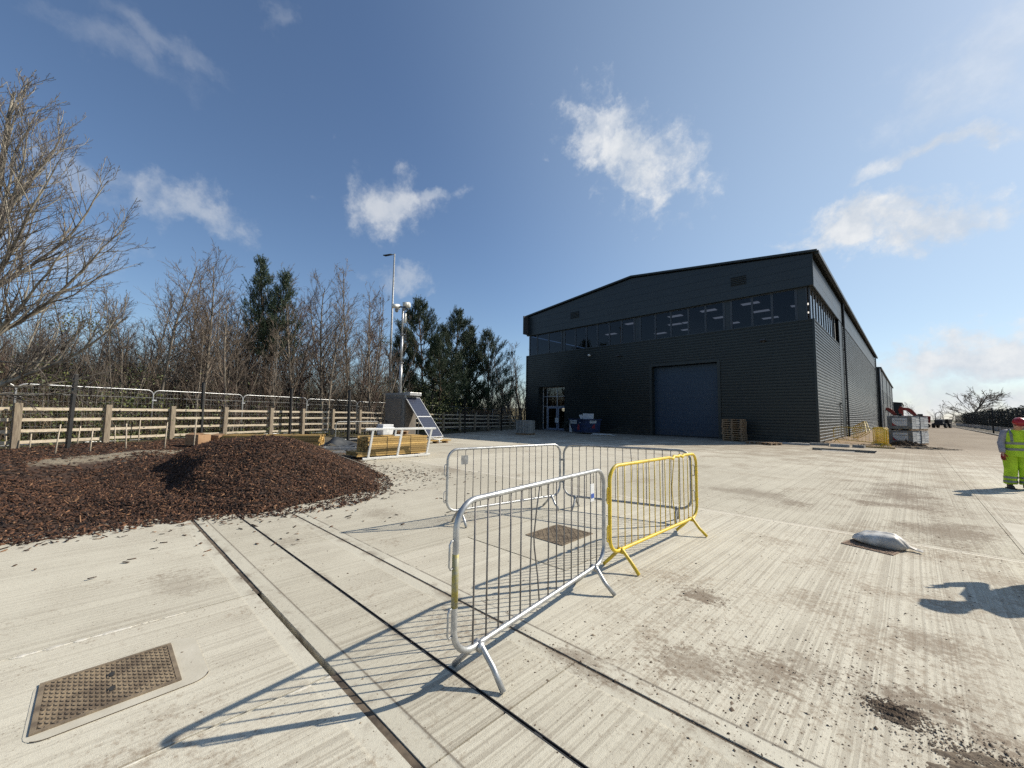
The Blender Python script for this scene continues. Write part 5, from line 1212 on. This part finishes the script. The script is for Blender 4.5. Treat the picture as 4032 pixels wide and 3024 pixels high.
# ------------------------------------------------------------------ trees
def grow(rng, p, d, length, r0, n, up_, wob):
    "one wandering stem: n points from p along d"
    P = [np.array(p, float)]; d = np.array(d, float); d /= np.linalg.norm(d)
    for k in range(n-1):
        d = d+rng.normal(0, wob, 3)+np.array([0, 0, up_]); d /= np.linalg.norm(d); P.append(P[-1]+d*length/(n-1))
    t = np.linspace(0, 1, n); return np.array(P), r0*(1-.82*t)
def side_dir(rng, t, ang, az=None):
    t = t/np.linalg.norm(t); a = np.cross(t, [0, 0, 1.]) if abs(t[2]) < .95 else np.array([1., 0, 0]); a /= np.linalg.norm(a); b_ = np.cross(t, a)
    az = rng.uniform(0, 2*np.pi) if az is None else az
    return t*math.cos(ang)+(a*math.cos(az)+b_*math.sin(az))*math.sin(ang)
def pt_at(P, r, f):
    x = f*(len(P)-1); i = min(int(x), len(P)-2); u = x-i; return P[i]*(1-u)+P[i+1]*u, P[i+1]-P[i], r[i]*(1-u)+r[i+1]*u
def bare_tree(seed, h, r0, spread=.34, n1=30, n2=8, n3=5, start=.22, ang=(.55, .95), up1=.10, lean=0., stems=1, tw=.0072, wob=.06):
    rng = np.random.default_rng(seed); trunk, crown = [], []
    for s in range(stems):
        d0 = np.array([rng.normal(0, .05)+lean, rng.normal(0, .05), 1.]) if stems == 1 else np.array([rng.normal(0, .28), rng.normal(0, .28), 1.])
        hs = h*(1 if s == 0 else rng.uniform(.65, .95))
        P, r = grow(rng, (rng.normal(0, .05*stems), rng.normal(0, .05*stems), -.3), d0, hs+.3, r0*(1 if s == 0 else .7), 12, .05, wob*.6); trunk.append((P, np.maximum(r, .008)))
        for k in range(int(n1*(1 if s == 0 else .6))):
            f = start+(1-start)*((k+rng.random())/n1)**.9 if s == 0 else rng.uniform(start, 1)
            f = min(f, .985); p, t, rr = pt_at(P, r, f)
            l = h*spread*(1.05-.75*f)*rng.uniform(.6, 1.25)
            a = rng.uniform(*ang); d = side_dir(rng, t, a)
            r1 = min(rr*.6, .012+l*.011); P1, q1 = grow(rng, p, d, l, r1, 7, up1, wob*1.6); crown.append((P1, np.maximum(q1, tw)))
            m = max(2, int(n2*(l/(h*spread))**.7*rng.uniform(.7, 1.3)))
            for _ in range(m):
                f2 = rng.uniform(.15, 1); p2, t2, r2 = pt_at(P1, q1, f2); l2 = l*(.62-.3*f2)*rng.uniform(.6, 1.2)
                P2, q2 = grow(rng, p2, side_dir(rng, t2, rng.uniform(.4, .9)), l2, max(min(r2*.7, .011), tw), 4, up1*.8, wob*2); crown.append((P2, np.maximum(q2, tw*.9)))
                for _ in range(rng.integers(max(1, n3-2), n3+2)):
                    p3, t3, r3 = pt_at(P2, q2, rng.uniform(.1, 1)); l3 = l2*rng.uniform(.22, .5)
                    P3, q3 = grow(rng, p3, side_dir(rng, t3, rng.uniform(.35, .85)), l3, tw, 3, .06, wob*2); crown.append((P3, np.maximum(q3, tw*.55)))
    return poly_tubes('trunk', trunk, 8), poly_tubes('crown', crown, 3)
VARS = []
for i, kw in enumerate((dict(h=9, r0=.10, spread=.36, start=.2, n1=36, n2=10), dict(h=9, r0=.085, spread=.30, start=.22, ang=(.4, .75), n1=40, n2=9), dict(h=9, r0=.11, spread=.46, start=.16, n1=34, n2=12),
                        dict(h=8, r0=.07, spread=.30, start=.12, stems=3, n1=22, ang=(.35, .7), n2=7), dict(h=8, r0=.06, spread=.26, start=.08, stems=5, n1=18, ang=(.3, .65), n2=6), dict(h=7, r0=.05, spread=.3, start=.15, n1=24, n2=6, n3=4))):
    VARS.append((kw['h'], bare_tree(20+i, **kw)))
def land1(x, y): return float(land(np.array([x]), np.array([y]))[0])
def place_tree(v, px, r, h, label, group='bare trees behind the mesh fence', cm='twig', bm='bark', rz=None, wide=1.0):
    hh, (tm, cm_) = VARS[v]; x, y = az_pos(px, r)
    z = land1(x, y) if r < 60 else 0
    t = thing('bare_tree', label, 'tree', (x, y, z), RNG.uniform(0, 6.28) if rz is None else rz, group)
    s = h/hh; t.scale = (s*wide, s*wide, s)
    for nm, me, m in (('trunk', tm, bm), ('crown', cm_, cm)):
        key = (v, nm, m)
        if key not in MC: mm = me if not me.materials else me.copy(); mm.materials.clear(); mm.materials.append(MT[m]); MC[key] = mm
        link(nm, MC[key], None, t)
    return t
MC = {}
def htree(px, y, r):
    x, yy = az_pos(px, r); return top_z(px, y, r)-land1(x, yy)
named = [(0, 645, 1010, 24, 'tallest slender bare tree, midway between the birch and the two topped pine'), (2, 815, 1045, 25, 'spreading bare tree just left of the two topped pine'), (1, 560, 1130, 26, 'narrow bare tree between the birch boughs and the tallest slender bare tree'),
         (0, 745, 1080, 27, 'bare tree with upright twigs, right of the tallest slender bare tree'), (1, 1165, 1075, 26, 'tall bare tree directly right of the two topped pine'), (2, 1270, 1115, 27, 'bare tree with forked crown, second right of the two topped pine'),
         (1, 1365, 1090, 28, 'tall thin bare tree left of the street lamp, with the highest tip there'), (0, 1300, 1180, 25, 'lower bare tree in front of the forked one, right of the two topped pine'), (3, 1420, 1150, 27, 'many stemmed bare tree with pale upright stems left of the street lamp'),
         (1, 1468, 1135, 29, 'slim bare tree with forked tip nearest the street lamp'), (4, 1500, 1240, 26, 'bushy many stemmed tree at the foot of the street lamp'), (0, 470, 1170, 27, 'bare tree behind the lower birch boughs'),
         (2, 905, 1190, 23, 'bare tree in front of the two topped pine, beside the white van roof'), (5, 1080, 1300, 23, 'small bare tree before the trunk of the two topped pine'), (1, 385, 1200, 26, 'bare tree behind the middle of the birch crown'),
         (0, 250, 1150, 28, 'bare tree deep behind the birch crown, left side'), (2, 120, 1230, 27, 'bare tree with wide crown behind the birch trunk'), (5, 780, 1290, 22, 'small forked bare tree close behind the mesh panels, left of the van roof')]
for v, px, y, r, lb in named: place_tree(v, px, r, htree(px, y, r), lb, cm='twig' if v != 3 else 'twig')
fr = random.Random(3)
for k in range(52):
    px = fr.uniform(-60, 1600); r = fr.uniform(26, 40); y = fr.uniform(1170, 1370)
    place_tree(fr.choice((0, 1, 2, 3, 5)), px, r, htree(px, y, r), 'thin bare tree in the mixed thicket at the back of the trees', 'thin bare trees in the thicket', cm=fr.choice(('twig', 'twig', 'twig_red')), wide=1.25)
for k in range(40):
    px = fr.uniform(-40, 1660); r = fr.uniform(20.5, 29); h = fr.uniform(2.6, 5.0)
    x, y = az_pos(px, r)
    if x+.37*y > -19.6: continue
    place_tree(fr.choice((3, 4, 5, 4)), px, r, h, 'low many stemmed sapling close behind the mesh fence panels', 'saplings behind the mesh fence', cm=fr.choice(('twig', 'twig_red')), wide=1.15)
for k, (px, r, y) in enumerate(((1640, 40, 1420), (1700, 42, 1440), (1760, 38, 1470), (1850, 40, 1440), (1900, 44, 1400), (1950, 46, 1380), (2000, 48, 1350), (2040, 50, 1345), (2065, 47, 1370), (1980, 42, 1450), (2030, 42, 1430), (1560, 33, 1380), (1600, 34, 1400))):
    place_tree((4, 3)[k % 2], px, r, htree(px, y, r), 'grey bare tree among the pines and the left end of the large warehouse', 'bare trees by the left end of the warehouse', wide=1.25)

# the big birch at the left edge: trunk outside the frame, boughs sweeping in
bx, by = az_pos(-210, 17.5); bz = land1(bx, by)
rng = np.random.default_rng(5); trunk, crown = [], []
right = np.array([rt0.x, rt0.y, 0]); away = np.array([fw.x, fw.y, 0]); away /= np.linalg.norm(away)
P, r = grow(rng, (0, 0, -.3), right*.10+np.array([0, 0, 1.]), 10.3, .16, 16, .05, .03); trunk.append((P, np.maximum(r, .012)))
limbs = []
def bough(p, d, l, r0, upv, depth):
    n = {0: 14, 1: 9, 2: 6, 3: 4}[depth]; P1, q1 = grow(rng, p, d, l, r0, n, upv, (.06, .10, .13, .15)[depth])
    q1 = np.maximum(q1, (.008, .006, .0045, .0033)[depth]); (limbs if depth < 2 else crown).append((P1, q1))
    if depth == 3: return
    m = {0: int(5+l*2.9), 1: int(3+l*3.8), 2: int(3+l*4.2)}[depth]
    for k in range(m):
        f = .12+.88*(k+rng.random())/m; pp, t, rr = pt_at(P1, q1, min(f, .99))
        ll = l*({0: .46, 1: .46, 2: .40}[depth])*(1.15-.75*f)*rng.uniform(.6, 1.25)
        bough(pp, side_dir(rng, t, rng.uniform(.4, .8)), ll, min(rr*.6, .008+.011*ll), upv*.9+.03, depth+1)
for f, lr, la, lz, l in ((.16, 1.0, -.1, .20, 4.9), (.21, 1.0, -.3, .46, 4.9), (.26, 1.0, .2, .60, 5.2), (.3, .6, -.8, .6, 3.4), (.35, .95, -.15, .85, 5.0), (.40, .9, .35, 1.0, 4.7), (.45, .8, -.2, 1.25, 4.4), (.5, .8, -.3, 1.2, 4.1), (.56, .7, .1, 1.5, 4.0), (.62, .6, .4, 1.4, 3.4), (.68, .5, -.3, 1.7, 3.2), (.75, .45, .1, 1.9, 2.8), (.83, .35, -.2, 2.0, 2.1), (.9, .3, .3, 1.9, 1.5), (.45, -.8, .3, .8, 3.6), (.6, -.8, -.3, 1., 3.0)):
    p, t, rr = pt_at(P, r, f); bough(p, right*lr+away*la+np.array([0, 0, lz]), l, rr*.5, .055, 0)
bt = thing('birch_tree', 'large bare birch with pale boughs sweeping into view at the left edge', 'tree', (bx, by, bz))
link('trunk', poly_tubes('trunk', trunk, 8), 'birch_bark', bt); link('limbs', poly_tubes('limbs', limbs, 5), 'birch_bark', bt); link('crown', poly_tubes('crown', crown, 3), 'birch_twig', bt)

# pines
def pine(seed, h, width, tops=1, dens=1.0, bare=.25):
    rng = np.random.default_rng(seed); wood, shoots = [], []
    for s in range(tops):
        off = 0 if tops == 1 else (s-.5)*width*.26; hs = h*(1, .9)[s]
        P, r = grow(rng, (0, 0, -.2), (off/h*1.1, 0, 1), hs, .13 if s == 0 else .09, 14, .02, .02); wood.append((P, np.maximum(r, .012)))
        nw = int(15*h/11)
        for k in range(nw):
            f = bare+(1-bare)*(k+.5)/nw; a0 = rng.uniform(0, 6.28)
            for j in range(rng.integers(5, 8)):
                az = a0+j*2*np.pi/5+rng.normal(0, .25); p, t, rr = pt_at(P, r, f)
                prof = min(1, (1-f)*2.1+.10)*(.55+.45*min(1, (f-bare)/.25+.4))
                l = width/2*prof*rng.uniform(.65, 1.15)*(1 if tops == 1 else .72); el = .10+.75*f+rng.normal(0, .1)
                d = np.array([math.cos(az)*math.cos(el), math.sin(az)*math.cos(el), math.sin(el)])
                P1, q1 = grow(rng, p, d, l, min(rr*.5, .03), 6, .06, .07); wood.append((P1, np.maximum(q1, .006)))
                m = int((6+l*13)*dens)
                for _ in range(m):
                    g = rng.uniform(.25, 1.02)**.8; pp, tt, _r = pt_at(P1, q1, min(g, .99)); tt = tt/np.linalg.norm(tt)
                    d2 = tt*.55+rng.normal(0, .45, 3)+np.array([0, 0, 1.0]); d2 /= np.linalg.norm(d2)
                    off2 = rng.normal(0, .08, 3); shoots.append((pp+off2, d2, rng.uniform(.30, .62)))
        for _ in range(14): shoots.append((P[-1]-np.array([0, 0, rng.uniform(0, .5)]), nrm(np.array([rng.normal(0, .2), rng.normal(0, .2), 1.])), .5))
    A = np.array([s[0] for s in shoots]); D = np.array([s[1] for s in shoots]); Ls = np.array([s[2] for s in shoots]); n = len(A); kN = 34
    u = RNG.random((n, kN, 1)); axis = D[:, None, :]; base = A[:, None, :]+axis*u*Ls[:, None, None]
    rad = RNG.normal(0, 1, (n, kN, 3)); rad = nrm(rad-axis*(rad*axis).sum(-1, keepdims=True)); nd = nrm(rad*.75+axis*.8); ln = RNG.uniform(.08, .135, (n, kN, 1))
    w = nrm(np.cross(nd, RNG.normal(0, 1, (n, kN, 3))))*.011
    V = np.stack([base-w, base+w, base+nd*ln], 2).reshape(-1, 3); F = np.arange(n*kN*3).reshape(-1, 3)
    return poly_tubes('trunk', wood, 6), np_mesh('crown', V, F)
for seed, px, y, r, wd, tops, lb, dn in ((1, 1050, 1000, 27, 5.0, 2, 'tall two topped pine standing among the bare trees', .6), (2, 1672, 1178, 33, 6.4, 1, 'big dense dark pine just right of the camera mast', 1.5), (3, 1775, 1213, 35, 6.2, 1, 'dark pine with rounded top, second from the camera mast', 1.4),
                                  (4, 1850, 1290, 37, 4.6, 1, 'lower dark pine in the gap between the rounded pine and the smallest pine', 1.3), (5, 1925, 1305, 36, 6.2, 1, 'smallest dark pine, nearest the left end of the warehouse', 1.0), (6, 1600, 1330, 36, 4.5, 1, 'dark pine half hidden behind the camera mast', 1.2), (7, 1735, 1330, 31, 4.6, 1, 'low dark pine in front of the big pine and the rounded pine', 1.3)):
    x, yy = az_pos(px, r); z = land1(x, yy); h = top_z(px, y, r)-z
    tm, cm = pine(seed, h, wd, tops, dn, .42 if tops == 2 else .16)
    t = thing('pine_tree', lb, 'pine', (x, yy, z), y_ if False else R(45.6) if tops == 2 else RNG.uniform(0, 6), 'pines behind the fence')
    link('trunk', tm, 'pine_bark', t); link('crown', cm, 'needles_light' if tops == 2 else 'needles', t)

# far trees at the end of the drive
VARS.append((7, bare_tree(77, 7, .28, .78, 34, 9, 4, .22, (.75, 1.25), .05, tw=.03, wob=.1)))
place_tree(6, 3815, 150, 8.3, 'wide bare tree on the skyline at the end of the drive', 'far trees down the drive', rz=1.0, wide=1.2)
place_tree(3, 3690, 190, 6.6, 'small far bare tree behind the dark dumper', 'far trees down the drive', wide=1.5)
place_tree(3, 3745, 210, 6.0, 'low far bare tree left of the wide skyline tree', 'far trees down the drive', wide=1.8)
place_tree(2, 3578, 190, 6.8, 'small far bare tree between the two red excavators', 'far trees down the drive', wide=1.2)
place_tree(5, 3900, 180, 6.0, 'small far bare tree right of the wide skyline tree', 'far trees down the drive', wide=1.6)

# bramble thicket under the trees
n = 42000
y = RNG.uniform(-12, 34, n); back = RNG.gamma(1.7, 5.0, n)+.9
fx_ = np.interp(y, [p[1] for p in FPTS], [p[0] for p in FPTS])-1.3; x = fx_-back; z = land(x, y)
ok = (back < 26); x, y, z, back = x[ok], y[ok], z[ok], back[ok]; n = len(x)
hgt = RNG.uniform(.35, 1.0, n)*(1.0+2.3*sstep(1, 11, back)); aim = RNG.uniform(0, 2*np.pi, n); reach = RNG.uniform(.15, 1.0, n)*hgt
t = np.array([0, .35, .7, 1.0]); arch = np.array([0, .5, .93, RNG.uniform(.8, 1.0)])
PX = x[:, None]+np.cos(aim)[:, None]*reach[:, None]*t**1.4; PY = y[:, None]+np.sin(aim)[:, None]*reach[:, None]*t**1.4
PZ = z[:, None]-.05+hgt[:, None]*np.array([0, .45, .85, 1.0])+RNG.normal(0, .05, (n, 4)); PTS = np.stack([PX, PY, PZ], -1)
rad = RNG.uniform(.005, .014, n)[:, None]*np.array([1, .85, .65, .35])
tag(link('bramble_thicket', poly_tubes('bramble_thicket', [(PTS[i], rad[i]) for i in range(n)], 3, False), 'bramble'), kind='stuff', label='tangle of brown bramble and scrub stems under the trees', cat='thicket')
# a screen of young whips standing in the scrub
n = 5200
y = RNG.uniform(-12, 36, n); back = RNG.uniform(2, 24, n); fx_ = np.interp(y, [p[1] for p in FPTS], [p[0] for p in FPTS])-1.3; x = fx_-back; z = land(x, y)
hgt = RNG.uniform(1.8, 4.6, n)*(.75+.35*sstep(2, 12, back)); wl = []
for i in range(n):
    lean = RNG.normal(0, .09, 2); k = np.linspace(0, 1, 5)
    P = np.stack([x[i]+lean[0]*hgt[i]*k+RNG.normal(0, .03, 5), y[i]+lean[1]*hgt[i]*k+RNG.normal(0, .03, 5), z[i]-.1+hgt[i]*k], -1); r0 = RNG.uniform(.008, .02)
    wl.append((P, r0*(1-.75*k)))
    for _ in range(6):
        f = RNG.uniform(.3, .97); j = min(int(f*4), 3); p0 = P[j]+(P[j+1]-P[j])*(f*4-j); a_ = RNG.uniform(0, 6.28); l_ = hgt[i]*RNG.uniform(.08, .24)*(1.2-f*.6)
        t3 = np.linspace(0, 1, 4)[:, None]; wl.append((p0+t3*l_*np.array([math.cos(a_)*.6, math.sin(a_)*.6, .75])+RNG.normal(0, .02, (4, 3))*t3, np.array([.006, .005, .004, .0028])))
tag(link('scrub_whips', poly_tubes('scrub_whips', wl, 3, False), 'bramble'), kind='stuff', label='screen of thin leafless whips and saplings filling the wood behind the fence', cat='scrub')
# evergreen leaves: ivy on the ground and bramble clumps
C = []
for px, r, hz_, s, k in ((170, 22, .6, .8, 700), (215, 23, 2.1, .5, 420), (300, 24, 4.6, .5, 380), (490, 23, 1.4, .6, 700), (540, 24, 2.6, .5, 260), (60, 21, .4, 1.2, 800), (330, 21.5, .4, 1.1, 1400), (620, 22, .35, 1.3, 1300), (900, 24, .3, 1.6, 1300), (150, 24, 2.6, .7, 220), (420, 23, .6, 1.0, 400), (1500, 30.5, 3.6, .5, 500), (1500, 30.5, 6.6, .4, 500), (1640, 27, 2.2, 1.3, 700), (1740, 28, 1.8, 1.2, 600), (1130, 26, .4, 1.5, 800)):
    x, yy = az_pos(px, r); z = land1(x, yy); C.append(np.stack([RNG.normal(x, s, k), RNG.normal(yy, s, k), np.maximum(z+.02, RNG.normal(z+hz_, s*.55, k))], -1))
k = 6500; yy = RNG.uniform(-10, 20, k); xx = np.interp(yy, [p[1] for p in FPTS], [p[0] for p in FPTS])-RNG.gamma(1.5, 2.2, k)-.5; C.append(np.stack([xx, yy, land(xx, yy)+np.abs(RNG.normal(0, .13, k))], -1))
C = np.concatenate(C); n = len(C); d1 = nrm(RNG.normal(0, 1, (n, 3))); d2 = nrm(np.cross(d1, RNG.normal(0, 1, (n, 3)))); s = RNG.uniform(.025, .06, (n, 1))
V = np.stack([C+d1*s, C+d2*s*.6, C-d1*s, C-d2*s*.6], 1).reshape(-1, 3)
tag(link('bramble_leaves', np_mesh('bramble_leaves', V, np.arange(n*4).reshape(-1, 4)), 'leaf'), kind='stuff', label='olive green ivy and bramble leaves under the trees', cat='undergrowth')

# ------------------------------------------------------------------ people
def skinned(name, verts, edges, radii, m, parent, root=0, lv=2):
    bm = bmesh.new(); sk_ = bm.verts.layers.skin.verify(); vs = [bm.verts.new(v) for v in verts]; bm.verts.ensure_lookup_table()
    for v, r in zip(vs, radii): v[sk_].radius = r if isinstance(r, tuple) else (r, r)
    vs[root][sk_].use_root = True
    for a, b_ in edges: bm.edges.new((vs[a], vs[b_]))
    me = bpy.data.meshes.new(name); bm.to_mesh(me); bm.free()
    o = link(name, me, m, parent); md = o.modifiers.new('skin', 'SKIN'); md.use_smooth_shade = True
    s = o.modifiers.new('sub', 'SUBSURF'); s.levels = s.render_levels = lv
    dg = bpy.context.evaluated_depsgraph_get(); nm = bpy.data.meshes.new_from_object(o.evaluated_get(dg)); nm.name = name
    o.modifiers.clear(); o.data = nm; nm.materials.clear(); nm.materials.append(MT[m]); nm.polygons.foreach_set('use_smooth', [True]*len(nm.polygons)); return o
def ring(c, rx, ry, n=18, tiltx=0., wr=0., seed=0, nz=0):
    rg = np.random.default_rng(seed); ph = rg.uniform(0, 6.28, 3); out = []
    for k in range(n):
        a = 2*math.pi*k/n; w_ = 1+wr*(math.sin(3*a+ph[0])+.6*math.sin(5*a+ph[1]))
        out.append((c[0]+rx*w_*math.cos(a), c[1]+ry*w_*math.sin(a), c[2]+tiltx*math.sin(a)+nz*math.sin(4*a+ph[2])))
    return out
def worker(label, loc, rz, S, J, boots=True):
    "J: joint positions in metres, figure faces local -y"
    t = thing('person', label, 'person', loc, rz); t.scale = (S,)*3
    names = list(J); idx = {k: i for i, k in enumerate(names)}
    V = [J[k] for k in names]; Rr = {'pelvis': (.13, .10), 'spine': (.13, .095), 'chest': (.15, .105), 'neck': (.055, .055), 'head0': (.075, .085), 'head1': (.085, .10), 'head2': (.06, .07)}
    for s in 'LR': Rr.update({'sh'+s: .062, 'el'+s: .043, 'wr'+s: .029, 'palm'+s: (.036, .02), 'hip'+s: .088, 'kn'+s: .058, 'an'+s: .04, 'toe'+s: .038})
    E_ = [('pelvis', 'spine'), ('spine', 'chest'), ('chest', 'neck'), ('neck', 'head0'), ('head0', 'head1'), ('head1', 'head2')]
    for s in 'LR': E_ += [('chest', 'sh'+s), ('sh'+s, 'el'+s), ('el'+s, 'wr'+s), ('wr'+s, 'palm'+s), ('pelvis', 'hip'+s), ('hip'+s, 'kn'+s), ('kn'+s, 'an'+s), ('an'+s, 'toe'+s)]
    skinned('body', V, [(idx[a], idx[b_]) for a, b_ in E_], [Rr[k] for k in names], 'skin', t)
    h1 = Vector(J['head1']); fwd = Vector(J.get('_f', (0, -1, 0))) if '_f' in J else Vector((0, -1, 0))
    return t, idx
def build_person(label, loc, rz, S, lean=0.0, head_drop=.0, arm=None, stride=0.0, helmet=True, turn=0.0):
    y0 = -lean
    J = {'pelvis': (0, 0, .93), 'spine': (0, y0*.3, 1.12), 'chest': (0, y0*.8, 1.34), 'neck': (0, y0*1.1-.02*head_drop, 1.47), 'head0': (0, y0*1.25-.05*head_drop, 1.55-.02*head_drop), 'head1': (0, y0*1.4-.14*head_drop-.015, 1.63-.05*head_drop), 'head2': (0, y0*1.45-.2*head_drop, 1.72-.07*head_drop)}
    for s, k in (('L', 1), ('R', -1)):
        a = (arm or {}).get(s) or {'el': (k*.26, y0*.9+.02, 1.13), 'wr': (k*.27, y0*1.1-.06, .88), 'palm': (k*.27, y0*1.1-.085, .79)}
        J.update({'sh'+s: (k*.19, y0*.9, 1.40), 'el'+s: a['el'], 'wr'+s: a['wr'], 'palm'+s: a['palm'], 'hip'+s: (k*.10, 0, .88), 'kn'+s: (k*.12, -.03-stride*k, .49), 'an'+s: (k*.13, .03-stride*k*1.3, .09), 'toe'+s: (k*.15, -.13-stride*k*1.3, .05)})
    t, idx = worker(label, loc, rz, S, J)
    # face
    hd = Vector(J['head1']); f = Vector((0, -1, -.35*head_drop)).normalized(); u = Vector((0, -.35*head_drop, 1)).normalized()
    q = MB(); c = hd+f*.098; q.loft([[c+u*.025+Vector((s_*.006, 0, 0)) for s_ in (-1, 1)]+[c+f*.008+u*.02], [c-u*.022+Vector((s_*.016, 0, 0)) for s_ in (-1, 1)]+[c+f*.026-u*.018]]); q.build('nose', 'skin', t, True)
    for s_ in (-1, 1):
        q = MB(); e = hd+f*.085+u*.022+Vector((s_*.033, 0, 0)); q.lathe([(.001, -.008), (.008, -.004), (.008, .004), (.001, .008)], 8, e); q.build('eye', 'black_rubber', t, True)
        q = MB(); e = hd+Vector((s_*.088, 0, 0))-f*.005; q.lathe([(.001, -.03), (.012, -.02), (.016, .01), (.01, .03), (.001, .034)], 8, e); q.build('ear', 'skin', t, True)
    q = MB(); e = hd+f*.093-u*.045; q.box(e, (.045, .008, .01)); q.build('mouth', 'red_mark', t)
    q = MB(); q.lathe([(.095, -.02), (.102, .02), (.092, .07), (.05, .105), (.001, .11)], 16, hd-f*.012+u*.01, .98, 1.08); q.build('hair', 'hair', t, True)
    if helmet:
        hm = MB(); hm.lathe([(.128, 0), (.132, .02), (.125, .06), (.10, .105), (.055, .132), (.001, .138)], 22, (0, 0, 0), .95, 1.12)
        hm.loft([ring((0, -.09, .004), .10, .085), ring((0, -.10, .014), .095, .08)]); hm.tube([(0, .1, .08), (0, .0, .142), (0, -.12, .07)], .012, 6)
        M_ = hm.build('helmet', 'red_helmet', t, True); M_.location = hd+u*.055; M_.rotation_euler = (R(22*head_drop), 0, 0)
    # clothes over the body
    vest = MB(); rings = []
    for k, (zz, rx, ry, yy) in enumerate(((.80, .245, .19, .0), (.90, .235, .18, y0*.05), (1.03, .215, .165, y0*.2), (1.16, .215, .16, y0*.4), (1.28, .225, .155, y0*.65), (1.38, .225, .14, y0*.85), (1.43, .19, .11, y0*.95), (1.465, .10, .085, y0*1.05))):
        rings.append(ring((0, yy, zz), rx, ry, 24, 0, .035 if k < 5 else 0, 5+k, .012 if k == 0 else 0))
    vest.loft(rings, False); vs = vest.build('vest', 'hivis', t, True)
    for zz in (.98, 1.13):
        b_ = MB(); rs = []
        for dz in (-.028, .028):
            z_ = zz+dz; rs.append(ring((0, y0*(z_-.88)*1.3, z_), .232, .181, 24, 0, .03, 7))
        b_.loft(rs, False); b_.build('reflective_band', 'reflective', vs, True)
    for s, k in (('L', 1), ('R', -1)):
        b_ = MB(); b_.tube([(k*.12, y0*.9-.15, 1.17), (k*.125, y0*.95-.135, 1.36), (k*.115, y0*1.0-.02, 1.468), (k*.125, y0*.8+.135, 1.34), (k*.12, y0*.5+.155, 1.16)], .026, 4); b_.build('shoulder_band', 'reflective', vs)
        sh, el, wr = [Vector(J[n_+s]) for n_ in ('sh', 'el', 'wr')]
        sl_ = MB(); sl_.tube([sh.lerp(Vector((0, y0*.9, 1.40)), .25), sh, sh.lerp(el, .5), el, el.lerp(wr, .5), el.lerp(wr, .93)], [.075, .082, .070, .064, .058, .050], 14); sl_.build('sleeve', 'sleeve', t, True)
        # gloved hand: palm, four bent fingers and a thumb
        pm_ = Vector(J['palm'+s]); d = (pm_-wr).normalized(); sd = d.cross(Vector((0, -1, .01))).normalized()*-k; nn = sd.cross(d).normalized()
        vsx = [wr+d*.0, wr+d*.04, pm_]; rd = [.03, (.040, .022), (.044, .022)]; ed = [(0, 1), (1, 2)]
        for j, (off, ln) in enumerate(((-.033, .066), (-.011, .076), (.011, .072), (.033, .056))):
            b0 = len(vsx); p0 = pm_+sd*off+d*.02; vsx += [p0, p0+d*ln*.5+nn*.008, p0+d*ln*.85+nn*.026, p0+d*ln+nn*.042]; rd += [.0105, .0105, .0095, .008]; ed += [(2, b0), (b0, b0+1), (b0+1, b0+2), (b0+2, b0+3)]
        b0 = len(vsx); vsx += [wr+d*.045-sd*.04+nn*.008, wr+d*.075-sd*.062+nn*.018, wr+d*.10-sd*.066+nn*.026]; rd += [.013, .012, .010]; ed += [(1, b0), (b0, b0+1), (b0+1, b0+2)]
        skinned('glove', vsx, ed, rd, 'red_glove', t, 1, 1)
        hip, kn, an = [Vector(J[n_+s]) for n_ in ('hip', 'kn', 'an')]
        tr = MB(); pts = [hip+Vector((k*-.01, 0, .12)), hip, hip.lerp(kn, .5), kn, kn.lerp(an, .5), an+Vector((0, 0, .03))]
        tr.loft([ring(p, rx, ry, 18, 0, .05, 3+i+(k > 0)*9, .01 if i == 5 else 0) for i, (p, rx, ry) in enumerate(zip(pts, (.125, .135, .122, .112, .112, .118), (.13, .14, .125, .112, .11, .115)))]); tl = tr.build('trouser_leg', 'hivis', t, True)
        for zf in (.52, .78):
            c = kn.lerp(an, zf); b_ = MB(); b_.loft([ring(c+Vector((0, 0, dz)), .121, .121, 18, 0, .05, 8) for dz in (-.025, .025)], False); b_.build('reflective_band', 'reflective', tl, True)
        toe = Vector(J['toe'+s]); bo = MB()
        bo.loft([ring((an.x, an.y+.05, .03), .05, .055), ring((an.x, an.y+.01, .16), .055, .06)]); bo.tube([(an.x, an.y+.075, .045), (an.x, an.y, .055), (toe.x, toe.y+.02, .05), (toe.x, toe.y-.06, .042)], [.045, .05, .052, .038], 12); bo.box(((an.x+toe.x)/2, (an.y+toe.y)/2, .012), (.1, .3, .024), (0, 0, -k*.1)); bo.build('boot', 'boot', t, True)
    return t
cx_, cy_ = az_pos(3988, 15.35)
build_person('worker in red helmet and hi vis yellow, cut by the right edge, red glove hanging', (cx_, cy_, 0), R(8), .96, lean=.12, head_drop=1.1)
build_person('worker just past the right edge whose shadow falls on the lower right concrete', (1.37, 7.20, 0), R(-70), .99, lean=.05, head_drop=.3,
             arm={'R': {'el': (-.34, -.10, 1.16), 'wr': (-.22, -.34, 1.22), 'palm': (-.15, -.40, 1.26)}})
# ------------------------------------------------------------------ render settings
SC.view_settings.view_transform = 'Standard'; SC.view_settings.look = 'None'; SC.view_settings.exposure = 0.3; SC.view_settings.gamma = 1.0
SC.render.film_transparent = False
cy = SC.cycles; cy.max_bounces = 8; cy.diffuse_bounces = 3; cy.glossy_bounces = 4; cy.transparent_max_bounces = 12; cy.sample_clamp_indirect = 2.5
cy.use_denoising = False
for o_ in (cam, sun): pass
